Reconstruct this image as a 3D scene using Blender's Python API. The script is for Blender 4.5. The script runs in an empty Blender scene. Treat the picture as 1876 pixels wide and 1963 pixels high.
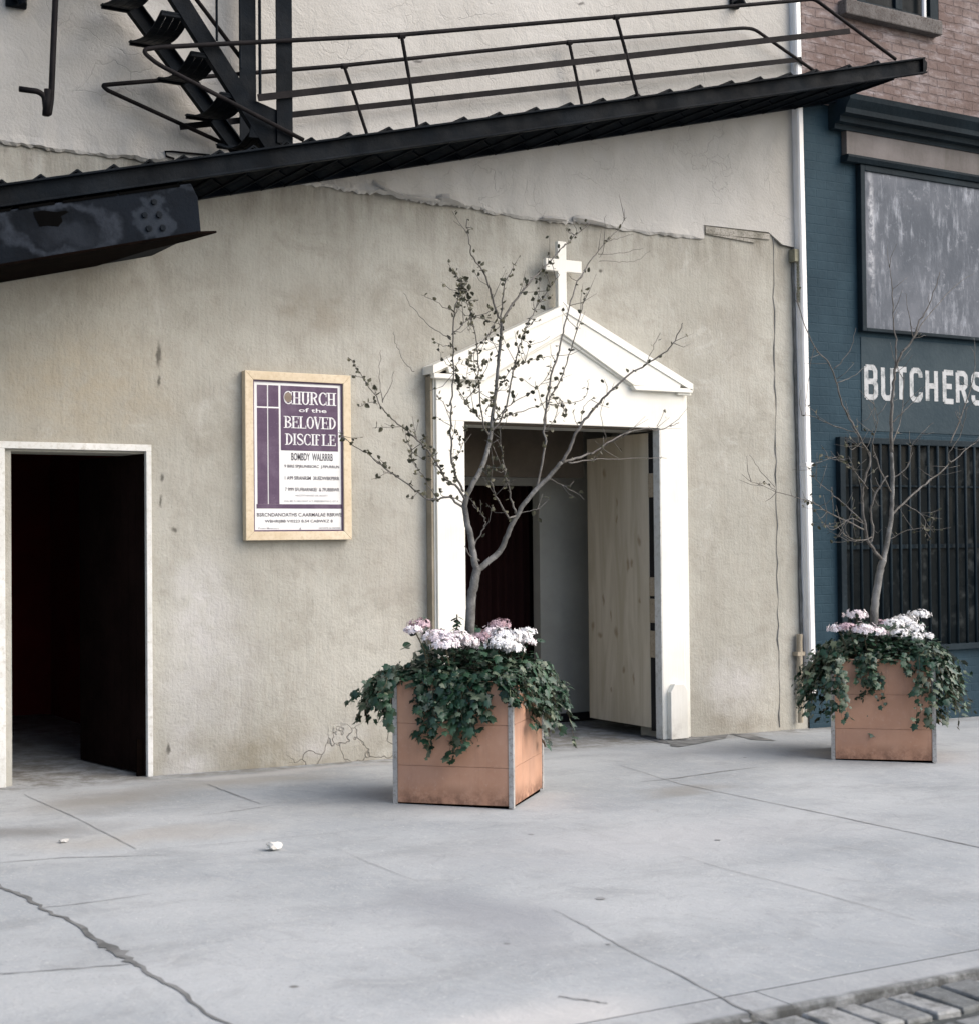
import bpy, bmesh, math, random
from mathutils import Vector, Matrix
random.seed(7)
S = bpy.context.scene
COL = S.collection

# ------------------------------------------------------------------ camera
F, CX, CY = 2950.0, 938.0, 981.5          # focal length and centre, in units of a 1876 px wide picture
PITCH, ROLL, YAW = math.radians(1.0), math.radians(-.55), math.radians(31.3)
CAM = Vector((0, -9.2, 1.5))
_d = Vector((math.sin(YAW)*math.cos(PITCH), math.cos(YAW)*math.cos(PITCH), math.sin(PITCH)))
_r0 = Vector((math.cos(YAW), -math.sin(YAW), 0)); _u0 = _r0.cross(_d)
_r = _r0*math.cos(ROLL)+_u0*math.sin(ROLL); _u = -_r0*math.sin(ROLL)+_u0*math.cos(ROLL)
cam = bpy.data.cameras.new("camera"); camo = bpy.data.objects.new("camera", cam); COL.objects.link(camo)
m = Matrix.Identity(4)
for i in range(3):
    m[i][0] = _r[i]; m[i][1] = _u[i]; m[i][2] = -_d[i]; m[i][3] = CAM[i]
camo.matrix_world = m
cam.sensor_fit = 'HORIZONTAL'; cam.sensor_width = 36; cam.lens = F/1876*36
cam.clip_end = 2000; cam.clip_start = .05
cam.dof.use_dof = True; cam.dof.focus_distance = 10.0; cam.dof.aperture_fstop = 4.5
S.camera = camo

# ------------------------------------------------------------------ light
SUN_EL, SUN_AZ = math.radians(40), math.radians(136)     # azimuth measured from +Y towards +X
W = bpy.data.worlds.new("World"); S.world = W; W.use_nodes = True
nt = W.node_tree
sky = nt.nodes.new('ShaderNodeTexSky'); sky.sky_type = 'NISHITA'; sky.sun_disc = False
sky.sun_elevation = SUN_EL; sky.sun_rotation = SUN_AZ
sky.air_density = 1.0; sky.dust_density = 3.5; sky.ozone_density = 1.0
nt.links.new(sky.outputs[0], nt.nodes['Background'].inputs[0]); nt.nodes['Background'].inputs[1].default_value = .15
sl = bpy.data.lights.new("sun", 'SUN'); sl.energy = 1.5; sl.angle = math.radians(80); sl.color = (1, .98, .95)
so = bpy.data.objects.new("sun", sl); COL.objects.link(so)
sd = Vector((math.sin(SUN_AZ)*math.cos(SUN_EL), math.cos(SUN_AZ)*math.cos(SUN_EL), math.sin(SUN_EL)))
so.rotation_euler = (-sd).to_track_quat('-Z', 'Y').to_euler(); so.location = sd*50
S.view_settings.view_transform = 'Standard'; S.view_settings.look = 'None'
S.view_settings.gamma = 1; S.view_settings.exposure = 0.72

# ------------------------------------------------------------------ measuring helpers
def ray(x, y): return _d + _r*((x-CX)/F) - _u*((y-CY)/F)
def at(x, y, Y=0.0):
    v = ray(x, y); return CAM + v*((Y-CAM.y)/v.y)
def g(x):
    x = max(-3, min(14, x)); return .118-.0183*x
def atg(x, y, dz=0.0):
    v = ray(x, y); t = (.118+dz-.0183*CAM.x-CAM.z)/(v.z+.0183*v.x); return CAM+v*t
def lerp(a, b, t): return a+(b-a)*t

# ------------------------------------------------------------------ object helpers
def tag(o, label=None, cat=None, group=None, kind=None):
    if label: o['label'] = label
    if cat: o['category'] = cat
    if group: o['group'] = group
    if kind: o['kind'] = kind
    return o
def thing(name, label, cat, loc=(0, 0, 0), group=None):
    o = bpy.data.objects.new(name, None); COL.objects.link(o); o.location = loc; o.empty_display_size = .2
    return tag(o, label, cat, group)
def origin(p):
    v = Vector((0, 0, 0))
    while p is not None:
        v += p.location; p = p.parent
    return v

class MB:
    def __init__(s): s.v = []; s.f = []; s.mi = []; s.cur = 0; s.col = None
    def add(s, vs, fs):
        n = len(s.v); s.v += [Vector(a) for a in vs]
        for f in fs: s.f.append([n+i for i in f]); s.mi.append(s.cur)
        return s
    def box(s, x0, x1, y0, y1, z0, z1):
        return s.add([(x0,y0,z0),(x1,y0,z0),(x1,y1,z0),(x0,y1,z0),(x0,y0,z1),(x1,y0,z1),(x1,y1,z1),(x0,y1,z1)],
                     [(0,3,2,1),(4,5,6,7),(0,1,5,4),(1,2,6,5),(2,3,7,6),(3,0,4,7)])
    def obox(s, c, ax, ay, az):            # half-extent vectors
        c = Vector(c); ax = Vector(ax); ay = Vector(ay); az = Vector(az)
        vs = [c+i*ax+j*ay+k*az for k in (-1, 1) for i, j in ((-1,-1),(1,-1),(1,1),(-1,1))]
        return s.add(vs, [(0,3,2,1),(4,5,6,7),(0,1,5,4),(1,2,6,5),(2,3,7,6),(3,0,4,7)])
    def bar(s, a, b, w, side, t):          # flat bar from a to b; width w along side, thickness t across
        a = Vector(a); b = Vector(b); d = b-a; side = Vector(side).normalized()
        side = (side - d.normalized()*side.dot(d.normalized())).normalized(); n = d.normalized().cross(side)
        return s.obox((a+b)/2, d/2, side*w/2, n*t/2)
    def prism(s, poly, y0, y1):            # polygon of (x,z), extruded from y0 (front) to y1
        n = len(poly)
        vs = [(p[0], y0, p[1]) for p in poly]+[(p[0], y1, p[1]) for p in poly]
        fs = [tuple(range(n)), tuple(range(2*n-1, n-1, -1))]+[(i, i+n, (i+1) % n+n, (i+1) % n) for i in range(n)]
        return s.add(vs, fs)
    def tube(s, pts, r, n=8, cap=True):
        pts = [Vector(p) for p in pts]
        if not hasattr(r, '__len__'): r = [r]*len(pts)
        base = len(s.v); vs = []; fs = []
        ref = Vector((.13, .97, .2)); prev = None
        for i, p in enumerate(pts):
            t = (pts[min(i+1, len(pts)-1)]-pts[max(i-1, 0)]).normalized()
            if prev is None:
                a = t.orthogonal().normalized()
            else:
                a = (prev-t*prev.dot(t))
                a = a.normalized() if a.length > 1e-6 else t.orthogonal().normalized()
            prev = a; b = t.cross(a)
            for k in range(n):
                an = 2*math.pi*k/n; vs.append(p+(a*math.cos(an)+b*math.sin(an))*r[i])
        for i in range(len(pts)-1):
            for k in range(n):
                fs.append((i*n+k, i*n+(k+1) % n, (i+1)*n+(k+1) % n, (i+1)*n+k))
        if cap:
            fs.append(tuple(range(n-1, -1, -1))); fs.append(tuple((len(pts)-1)*n+k for k in range(n)))
        return s.add(vs, fs)
    def build(s, name, mats, parent=None, smooth=False, bevel=0, wn=False):
        me = bpy.data.meshes.new(name); o0 = origin(parent)
        me.from_pydata([tuple(v-o0) for v in s.v], [], s.f)
        if not isinstance(mats, (list, tuple)): mats = [mats]
        for q in mats: me.materials.append(q)
        me.polygons.foreach_set('material_index', s.mi)
        bm = bmesh.new(); bm.from_mesh(me); bmesh.ops.recalc_face_normals(bm, faces=bm.faces); bm.to_mesh(me); bm.free()
        if smooth:
            me.polygons.foreach_set('use_smooth', [True]*len(me.polygons))
        o = bpy.data.objects.new(name, me); COL.objects.link(o)
        if parent is not None: o.parent = parent
        if bevel:
            b = o.modifiers.new('bevel', 'BEVEL'); b.width = bevel; b.segments = 2; b.limit_method = 'ANGLE'; b.angle_limit = math.radians(40)
        return o
def catmull(p, n=4):
    out = []
    for i in range(len(p)-1):
        a, b, c, d = p[max(i-1, 0)], p[i], p[i+1], p[min(i+2, len(p)-1)]
        for k in range(n):
            t = k/n
            out.append(.5*((2*b)+(c-a)*t+(2*a-5*b+4*c-d)*t*t+(3*b-a-3*c+d)*t**3))
    out.append(p[-1]); return out

# ------------------------------------------------------------------ material helpers
class NM:
    def __init__(s, name, rough=.85, spec=.3):
        s.m = bpy.data.materials.new(name); s.m.use_nodes = True; s.t = s.m.node_tree
        s.b = s.t.nodes['Principled BSDF']; s.b.inputs['Roughness'].default_value = rough
        s.b.inputs['Specular IOR Level'].default_value = spec
        s.geo = s.t.nodes.new('ShaderNodeNewGeometry'); s.pos = s.geo.outputs['Position']
        s.tc = s.t.nodes.new('ShaderNodeTexCoord'); s.obj = s.tc.outputs['Object']
    def n(s, t, **k):
        q = s.t.nodes.new(t)
        for a, b in k.items(): setattr(q, a, b)
        return q
    def put(s, sock, v):
        if isinstance(v, bpy.types.NodeSocket): s.t.links.new(v, sock)
        elif hasattr(v, '__len__') and len(v) == 3 and sock.type == 'RGBA': sock.default_value = (*v, 1)
        else: sock.default_value = v
    def math(s, op, a, b=None, c=None, clamp=False):
        q = s.n('ShaderNodeMath', operation=op, use_clamp=clamp); s.put(q.inputs[0], a)
        if b is not None: s.put(q.inputs[1], b)
        if c is not None: s.put(q.inputs[2], c)
        return q.outputs[0]
    def vm(s, op, a, b=None):
        q = s.n('ShaderNodeVectorMath', operation=op); s.put(q.inputs[0], a)
        if b is not None: s.put(q.inputs[1], b)
        return q.outputs['Value'] if op in ('LENGTH', 'DOT_PRODUCT') else q.outputs[0]
    def noise(s, scale, detail=4, rough=.55, vec=None, dist=0):
        q = s.n('ShaderNodeTexNoise'); q.inputs['Scale'].default_value = scale; q.inputs['Detail'].default_value = detail
        q.inputs['Roughness'].default_value = rough; q.inputs['Distortion'].default_value = dist
        s.put(q.inputs['Vector'], vec if vec is not None else s.pos); return q.outputs['Fac']
    def noisec(s, scale, detail=3, vec=None):
        q = s.n('ShaderNodeTexNoise'); q.inputs['Scale'].default_value = scale; q.inputs['Detail'].default_value = detail
        s.put(q.inputs['Vector'], vec if vec is not None else s.pos); return q.outputs['Color']
    def scaled(s, sc, vec=None): return s.vm('MULTIPLY', vec if vec is not None else s.pos, sc)
    def ramp(s, fac, a, b, lo=0., hi=1., smooth=True):     # map range
        q = s.n('ShaderNodeMapRange', interpolation_type='SMOOTHSTEP' if smooth else 'LINEAR')
        s.put(q.inputs[0], fac); q.inputs[1].default_value = a; q.inputs[2].default_value = b
        q.inputs[3].default_value = lo; q.inputs[4].default_value = hi; return q.outputs[0]
    def mix(s, fac, a, b, mode='MIX'):
        q = s.n('ShaderNodeMix', data_type='RGBA', blend_type=mode); q.clamp_factor = True
        s.put(q.inputs[0], fac); s.put(q.inputs[6], a); s.put(q.inputs[7], b); return q.outputs[2]
    def xyz(s, vec=None):
        q = s.n('ShaderNodeSeparateXYZ'); s.put(q.inputs[0], vec if vec is not None else s.pos); return q.outputs
    def warp(s, amp, scale=3):
        c = s.noisec(scale, 4); d = s.vm('SUBTRACT', c, (.5, .5, .5)); return s.vm('ADD', s.pos, s.vm('MULTIPLY', d, (amp, amp, amp)))
    def spot(s, wp, c, r, soft=.3):
        d = s.vm('LENGTH', s.vm('MULTIPLY', s.vm('SUBTRACT', wp, c), (1/r[0], 1/r[1], 1/r[2])))
        return s.ramp(d, 1.0, soft)
    def bump(s, h, dist=.004, strength=1.0, prev=None):
        q = s.n('ShaderNodeBump'); q.inputs['Strength'].default_value = strength; q.inputs['Distance'].default_value = dist
        s.put(q.inputs['Height'], h)
        if prev is not None: s.put(q.inputs['Normal'], prev)
        return q.outputs[0]
    def done(s, col, nrm=None, rough=None):
        s.put(s.b.inputs['Base Color'], col)
        if nrm is not None: s.put(s.b.inputs['Normal'], nrm)
        if rough is not None: s.put(s.b.inputs['Roughness'], rough)
        return s.m
def plain(name, c0, c1, scale=6, rough=.7, bscale=60, bdist=.001, spec=.3, metallic=0, fine=None):
    k = NM(name, rough, spec); v = k.obj
    f = k.ramp(k.noise(scale, 6, .65, v), .3, .7)
    col = k.mix(f, c0, c1)
    if fine: col = k.mix(k.ramp(k.noise(scale*9, 4, .7, v), .45, .75), col, fine)
    k.b.inputs['Metallic'].default_value = metallic
    return k.done(col, k.bump(k.noise(bscale, 4, .6, v), bdist))

M = {}
# --- church wall stucco
k = NM('stucco', .93, .15)
wp = k.warp(.35, 3); X, Y, Z = k.xyz()
col = k.mix(k.ramp(k.noise(.7, 5, .6), .35, .68), (.345, .336, .297), (.445, .434, .390))
col = k.mix(k.ramp(k.noise(4, 6, .7), .42, .72, 0, .6), col, (.29, .272, .232))
col = k.mix(k.ramp(k.noise(1.7, 6, .72, None, .7), .52, .70, 0, .5), col, (.25, .236, .20))
col = k.mix(k.ramp(k.noise(2.3, 6, .72, None, .9), .54, .72, 0, .5), col, (.48, .47, .44))
streak = k.noise(1.0, 5, .6, k.scaled((6, 6, .7)))
col = k.mix(k.ramp(streak, .5, .8, 0, .38), col, (.26, .24, .205))
col = k.mix(k.math('MULTIPLY', k.ramp(Z, 3.35, 3.95), k.ramp(k.noise(1, 5, .65, k.scaled((4, 4, .8))), .38, .66), clamp=True), col, (.21, .195, .165))
for c, r, cc, st in (((2.7, 0, 2.45), (.9, 1, .5), (.37, .315, .225), .55), ((3.45, 0, 1.05), (.30, 1, .55), (.53, .52, .51), .7),
                     ((3.35, 0, .45), (.22, 1, .45), (.47, .46, .45), .6), ((3.9, 0, .12), (.8, 1, .28), (.25, .225, .17), .75),
                     ((4.35, 0, .2), (.35, 1, .16), (.46, .45, .44), .8), ((3.35, 0, .12), (.22, 1, .13), (.50, .49, .48), .8),
                     ((4.3, 0, 3.0), (.45, 1, .25), (.23, .20, .155), .45), ((5.0, 0, 2.95), (.22, 1, .4), (.26, .24, .2), .45),
                     ((7.8, 0, .35), (.42, 1, .35), (.49, .48, .47), .7), ((7.9, 0, .05), (.5, 1, .12), (.26, .24, .2), .6),
                     ((7.9, 0, 3.3), (.3, 1, .9), (.27, .25, .22), .35), ((2.6, 0, 3.3), (.9, 1, .6), (.30, .27, .21), .4),
                     ((3.6, 0, .8), (.35, 1, .9), (.42, .41, .40), .5), ((4.9, 0, 1.2), (.5, 1, .7), (.40, .375, .33), .5)):
    q = k.spot(wp, c, r, .15)
    col = k.mix(k.math('MULTIPLY', q, k.ramp(k.noise(7, 6, .7), .3, .62, .3*st, st)), col, cc)
wq = k.warp(.06, 14)
for c, r in (((3.30, 0, 1.57), (.025, 1, .03)), ((3.205, 0, 2.66), (.02, 1, .11)), ((3.205, 0, 2.5), (.015, 1, .05)), ((3.22, 0, 1.9), (.02, 1, .03)), ((6.57, 0, 3.47), (.022, 1, .02)), ((3.215, 0, 1.75), (.012, 1, .05)), ((3.25, 0, .22), (.02, 1, .05))):
    col = k.mix(k.math('MULTIPLY', k.spot(wq, c, r, .2), .8), col, (.075, .07, .06))
vor = k.n('ShaderNodeTexVoronoi', feature='DISTANCE_TO_EDGE'); vor.inputs['Scale'].default_value = 3.2; k.put(vor.inputs['Vector'], k.warp(.5, 2.5))
crk = k.math('MULTIPLY', k.ramp(vor.outputs['Distance'], .012, .002), k.ramp(Z, .34, .2))
crk = k.math('MULTIPLY', crk, k.ramp(k.vm('LENGTH', k.vm('MULTIPLY', k.vm('SUBTRACT', k.pos, (4.75, 0, .1)), (1/.75, 0, 1/.28))), 1, .7))
col = k.mix(k.math('MULTIPLY', crk, .55), col, (.14, .13, .115))
h = k.math('ADD', k.math('MULTIPLY', k.noise(55, 5, .6), .5), k.math('MULTIPLY', k.noise(9, 4, .6), 1.0))
h = k.math('ADD', h, k.math('MULTIPLY', k.noise(1, 3, .5, k.scaled((40, 40, 5))), .35))
h = k.math('SUBTRACT', h, k.math('MULTIPLY', crk, .8))
M['stucco'] = k.done(col, k.bump(h, .010, 1))
# --- upper coat
k = NM('upper coat', .9, .2)
col = k.mix(k.ramp(k.noise(.9, 5, .6), .35, .68), (.415, .402, .376), (.495, .482, .458))
col = k.mix(k.ramp(k.noise(1.0, 5, .6, k.scaled((5, 5, .8))), .52, .8, 0, .35), col, (.37, .35, .32))
vor = k.n('ShaderNodeTexVoronoi', feature='DISTANCE_TO_EDGE'); vor.inputs['Scale'].default_value = 2.2; k.put(vor.inputs['Vector'], k.scaled((1.2, 1, 2.2), k.warp(.9, 2)))
crk = k.math('MULTIPLY', k.ramp(vor.outputs['Distance'], .02, .002), k.ramp(k.noise(1.9, 2), .50, .6))
col = k.mix(k.math('MULTIPLY', crk, .22), col, (.25, .24, .23))
wq = k.warp(.1, 12)
for c, r in (((3.28, 0, 4.43), (.03, 1, .035)), ((5.05, 0, 4.78), (.05, 1, .02)), ((6.55, 0, 4.93), (.03, 1, .02)), ((8.02, 0, 5.68), (.02, 1, .03)), ((6.4, 0, 5.4), (.06, 1, .02))):
    col = k.mix(k.math('MULTIPLY', k.spot(wq, c, r, .2), .8), col, (.09, .085, .08))
h = k.math('ADD', k.math('MULTIPLY', k.noise(60, 5, .6), .4), k.math('MULTIPLY', k.noise(6, 5, .6, None, .6), 1.3))
h = k.math('SUBTRACT', h, k.math('MULTIPLY', crk, .2))
M['upper'] = k.done(col, k.bump(h, .010, 1))
# --- pavement
k = NM('pavement concrete', .88, .25)
col = k.mix(k.ramp(k.noise(.6, 6, .6), .35, .66), (.283, .303, .317), (.388, .403, .410))
col = k.mix(k.ramp(k.noise(1.0, 7, .7, k.scaled((.9, 2.2, 1))), .47, .76, 0, .6), col, (.215, .227, .232))
col = k.mix(k.ramp(k.noise(34, 4, .75), .54, .76, 0, .45), col, (.49, .487, .475))
col = k.mix(k.ramp(k.noise(1, 5, .7, k.scaled((30, 5, 1), k.warp(.4, 1.5))), .5, .75, 0, .35), col, (.45, .447, .437))
col = k.mix(k.ramp(k.noise(2.6, 6, .7, None, 1.0), .50, .72, 0, .45), col, (.225, .235, .238))
col = k.mix(k.ramp(k.noise(70, 3, .85), .58, .74, 0, .75), col, (.16, .162, .16))
col = k.mix(k.ramp(k.noise(19, 6, .8), .54, .72, 0, .4), col, (.25, .26, .262))
col = k.mix(k.ramp(k.noise(45, 3, .85), .62, .74, 0, .8), col, (.60, .595, .58))
gv = k.n('ShaderNodeTexVoronoi', feature='F1'); gv.inputs['Scale'].default_value = 2.1; k.put(gv.inputs['Vector'], k.pos)
col = k.mix(k.math('MULTIPLY', k.ramp(gv.outputs['Distance'], .062, .045), k.ramp(k.noise(1.3, 2), .52, .56)), col, (.15, .15, .145))
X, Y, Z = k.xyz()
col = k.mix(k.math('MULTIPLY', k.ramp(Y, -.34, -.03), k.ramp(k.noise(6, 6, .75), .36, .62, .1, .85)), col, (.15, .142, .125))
col = k.mix(k.ramp(k.noise(13, 5, .7), .62, .78, 0, .4), col, (.22, .22, .225))
wp = k.warp(.7, 1.6)
for c, r, cc, st in (((2.6, -.75, 0), (.8, .5, 2), (.21, .195, .17), .7), ((3.6, -.5, 0), (1.0, .4, 2), (.27, .25, .215), .6), ((1.9, -1.5, 0), (.7, .35, 2), (.16, .155, .145), .7),
                     ((2.4, -1.9, 0), (.9, .3, 2), (.33, .305, .27), .5), ((7.2, -.75, 0), (1.2, .45, 2), (.21, .213, .215), .6), ((5.7, -2.1, 0), (.5, .22, 2), (.20, .188, .165), .6),
                     ((2.6, -5.3, 0), (.55, .3, 2), (.50, .49, .475), .8), ((3.0, -4.2, 0), (.5, .8, 2), (.23, .238, .255), .6), ((3.9, -.25, 0), (1.5, .12, 2), (.42, .41, .40), .5),
                     ((4.5, -3.2, 0), (1.6, .8, 2), (.40, .40, .405), .5)):
    col = k.mix(k.math('MULTIPLY', k.spot(wp, c, r, .1), st), col, cc)
h = k.math('ADD', k.math('MULTIPLY', k.noise(80, 5, .7), .3), k.math('MULTIPLY', k.noise(5, 5, .6, None, .8), 1.2))
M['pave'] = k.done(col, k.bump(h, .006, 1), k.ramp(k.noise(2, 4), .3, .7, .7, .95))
M['joint'] = plain('joint dirt', (.085, .087, .085), (.20, .202, .2), 8, .95)
M['jointlight'] = plain('joint worn', (.17, .172, .172), (.31, .315, .315), 9, .95)
# --- road and cobbles
M['road'] = plain('road asphalt', (.03, .034, .034), (.07, .075, .072), 9, .75, 90, .006, fine=(.11, .115, .11))
k = NM('cobble', .7, .35)
oi = k.n('ShaderNodeNewGeometry').outputs['Random Per Island']
col = k.mix(oi, (.12, .128, .128), (.31, .315, .31)); col = k.mix(k.ramp(k.noise(14, 6, .7), .42, .7, 0, .85), col, (.085, .088, .083))
col = k.mix(k.ramp(k.noise(60, 4, .75), .55, .75, 0, .5), col, (.38, .38, .37))
M['cobble'] = k.done(col, k.bump(k.noise(28, 6, .65), .010))
k = NM('kerb stone', .9, .2)
col = k.mix(k.ramp(k.noise(1.3, 6, .6), .35, .66), (.285, .30, .31), (.38, .39, .393))
col = k.mix(k.ramp(k.noise(34, 4, .75), .54, .76, 0, .45), col, (.47, .468, .46)); col = k.mix(k.ramp(k.noise(5, 6, .7), .5, .75, 0, .6), col, (.20, .2, .205))
X, Y, Z = k.xyz(); col = k.mix(k.math('MULTIPLY', k.ramp(Y, -5.585, -5.625), k.ramp(k.noise(8, 6, .7), .3, .6, .35, 1)), col, (.07, .072, .07))
M['kerb'] = k.done(col, k.bump(k.noise(30, 6, .65), .006))
# --- paints and metals
k = NM('white paint', .5, .4)
col = k.mix(k.ramp(k.noise(2.5, 5, .6), .4, .75), (.79, .775, .715), (.71, .69, .62))
col = k.mix(k.ramp(k.noise(9, 6, .75), .64, .78, 0, .6), col, (.46, .43, .37))
X, Y, Z = k.xyz(); col = k.mix(k.math('MULTIPLY', k.ramp(Z, .22, .0), k.ramp(k.noise(8, 6, .75), .45, .7, 0, .6)), col, (.42, .39, .34))
M['white'] = k.done(col, k.bump(k.noise(1, 4, .6, k.scaled((70, 70, 6))), .0012))
k = NM('pipe paint', .42, .45)
col = k.mix(k.ramp(k.noise(3, 5, .6), .45, .75), (.82, .81, .80), (.68, .66, .64))
M['pipe'] = k.done(col, k.bump(k.noise(30, 4, .6), .001))
k = NM('iron paint', .6, .07)
col = k.mix(k.ramp(k.noise(2, 6, .65), .35, .7), (.0016, .0030, .0050), (.0045, .0078, .0122))
col = k.mix(k.ramp(k.noise(9, 6, .75), .64, .78, 0, .5), col, (.018, .023, .030))
M['iron'] = k.done(col, k.bump(k.noise(45, 5, .65), .0025), k.ramp(k.noise(6, 4), .3, .7, .5, .72))
k = NM('iron worn', .65, .06)
wp = k.warp(.22, 8)
col = k.mix(k.ramp(k.noise(2, 6, .65), .35, .7), (.0016, .0030, .0052), (.0045, .0075, .0125))
rings = None
def px(x, y): p = at(x, y, -.95); return (p.x, p.y, p.z)
for (x, y, r) in ((295, 387, .065), (277, 412, .055), (305, 412, .065), (285, 438, .07), (312, 437, .07)):
    q = k.spot(wp, px(x, y), (r, 9, r), .55); col = k.mix(k.math('MULTIPLY', q, .8), col, (.022, .028, .038))
for (x, y, r) in ((295, 387, .02), (277, 412, .02), (305, 412, .026), (285, 438, .022), (312, 437, .022)):
    q = k.spot(k.warp(.03, 15), px(x, y), (r, 9, r), .4); col = k.mix(q, col, (.004, .004, .005))
d = k.vm('LENGTH', k.vm('MULTIPLY', k.vm('SUBTRACT', wp, px(110, 435)), (1/.30, .01, 1/.14)))
ring = k.math('MULTIPLY', k.ramp(d, .7, .95), k.ramp(d, 1.25, 1.0))
col = k.mix(k.math('MULTIPLY', ring, k.ramp(k.noise(5, 5, .7), .3, .6, .2, .9)), col, (.026, .032, .043))
q = k.spot(wp, px(125, 450), (.24, 9, .09), .2); col = k.mix(k.math('MULTIPLY', q, .55), col, (.020, .025, .034))
q = k.spot(wp, px(350, 370), (.2, 9, .02), .2); col = k.mix(k.math('MULTIPLY', q, .5), col, (.020, .025, .034))
M['ironworn'] = k.done(col, k.bump(k.noise(40, 5, .65), .003))
M['hole'] = plain('black hole', (.002, .002, .002), (.003, .003, .003), 3, 1.0, spec=0)
M['rail'] = plain('rail iron', (.0045, .0045, .0055), (.014, .012, .013), 7, .65, 50, .0015, spec=.08)
M['rust'] = plain('rusty plate', (.002, .0014, .0012), (.006, .0035, .0026), 6, 1.0, 50, .003, spec=.02)
# --- planter
k = NM('terracotta panel', .72, .25)
col = k.mix(k.ramp(k.noise(2.4, 5, .6, k.obj), .3, .7), (.40, .218, .142), (.49, .29, .20))
col = k.mix(k.ramp(k.noise(1, 5, .65, k.scaled((9, 9, 2), k.obj)), .55, .8, 0, .55), col, (.35, .185, .125))
col = k.mix(k.ramp(k.noise(40, 4, .75, k.obj), .55, .75, 0, .5), col, (.52, .36, .28))
col = k.mix(k.ramp(k.noise(1, 6, .7, k.scaled((16, 16, 1.5), k.obj)), .52, .74, 0, .5), col, (.27, .155, .11))
X, Y, Z = k.xyz(k.obj)
col = k.mix(k.math('MULTIPLY', k.ramp(Z, .16, .02), k.ramp(k.noise(7, 6, .75, k.obj), .38, .62)), col, (.17, .09, .06))
for c_, r_ in (((.1, -.3, .45), (.3, .5, .12)), ((-.35, -.1, .2), (.3, .3, .1)), ((.3, -.2, .3), (.12, .3, .25))):
    col = k.mix(k.math('MULTIPLY', k.ramp(k.vm('LENGTH', k.vm('MULTIPLY', k.vm('SUBTRACT', k.vm('ADD', k.obj, k.vm('MULTIPLY', k.noisec(5, 4, k.obj), (.2, .2, .2))), (c_[0]+.1, c_[1]+.1, c_[2]+.1)), (1/r_[0], 1/r_[1], 1/r_[2]))), 1, .2), .35), col, (.30, .19, .15))
M['terra'] = k.done(col, k.bump(k.noise(1, 4, .6, k.scaled((30, 30, 6), k.obj)), .0015))
M['zinc'] = plain('zinc angle', (.27, .265, .26), (.40, .395, .385), 7, .7, 60, .001, fine=(.19, .175, .155))
M['soil'] = plain('soil', (.03, .022, .016), (.06, .045, .033), 20, .95, 50, .01)
# --- plants
def leafmat(name, a, b, c, rough=.45, sc=3):
    k = NM(name, rough, .45); r = k.n('ShaderNodeNewGeometry').outputs['Random Per Island']
    col = k.mix(r, a, b); col = k.mix(k.ramp(k.noise(sc, 3, .6), .5, .68, 0, .7), col, c)
    k.b.inputs['Subsurface Weight'].default_value = 0
    return k.done(col, k.bump(k.noise(60, 2), .001))
M['ivy'] = leafmat('ivy leaf', (.007, .024, .014), (.026, .066, .036), (.07, .125, .075), .36)
M['ivyold'] = leafmat('ivy leaf pale', (.055, .080, .050), (.115, .14, .09), (.04, .065, .038))
M['treeleaf'] = leafmat('small olive leaf', (.035, .036, .02), (.085, .08, .045), (.05, .055, .03), .6)
M['stem'] = plain('ivy stem', (.06, .055, .035), (.10, .085, .05), 10, .8)
def petal(name, a, b):
    k = NM(name, .6, .2); r = k.n('ShaderNodeNewGeometry').outputs['Random Per Island']
    return k.done(k.mix(r, a, b))
M['pink'] = petal('pink petals', (.66, .57, .60), (.85, .81, .82)); M['wht'] = petal('white petals', (.78, .76, .76), (.86, .85, .85))
M['mauve'] = petal('mauve petals', (.33, .22, .24), (.62, .47, .52))
k = NM('bark', .85, .2)
col = k.mix(k.ramp(k.noise(9, 6, .7), .35, .68), (.085, .083, .078), (.21, .207, .20))
col = k.mix(k.ramp(k.noise(60, 4, .7), .6, .75, 0, .7), col, (.40, .40, .40))
M['bark'] = k.done(col, k.bump(k.noise(70, 5, .7), .004))
M['twig'] = plain('twig bark', (.075, .068, .06), (.17, .16, .15), 14, .85, 60, .001)
# --- board
M['pine'] = plain('pale pine frame', (.60, .49, .34), (.70, .60, .45), 5, .6, 40, .001, fine=(.56, .45, .3))
k = NM('poster paper', .6, .25); M['paper'] = k.done(k.mix(k.ramp(k.noise(5, 4), .4, .7), (.80, .80, .79), (.74, .735, .725)))
k = NM('purple ink', .7, .2)
col = k.mix(k.ramp(k.noise(8, 6, .7), .35, .7), (.095, .062, .105), (.145, .105, .155)); col = k.mix(k.ramp(k.noise(120, 2, .7), .62, .78, 0, .4), col, (.3, .26, .31))
M['purple'] = k.done(col)
k = NM('white ink', .7, .2); M['wink'] = k.done(k.mix(k.ramp(k.noise(60, 4, .7), .45, .7), (.78, .78, .78), (.48, .45, .50)))
M['ink'] = plain('dark ink', (.05, .045, .055), (.11, .10, .115), 40, .8)
M['greyink'] = plain('grey ink', (.26, .25, .27), (.42, .41, .42), 40, .8)
M['brownspot'] = plain('brown sticker', (.21, .165, .13), (.26, .21, .17), 20, .8)
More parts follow.
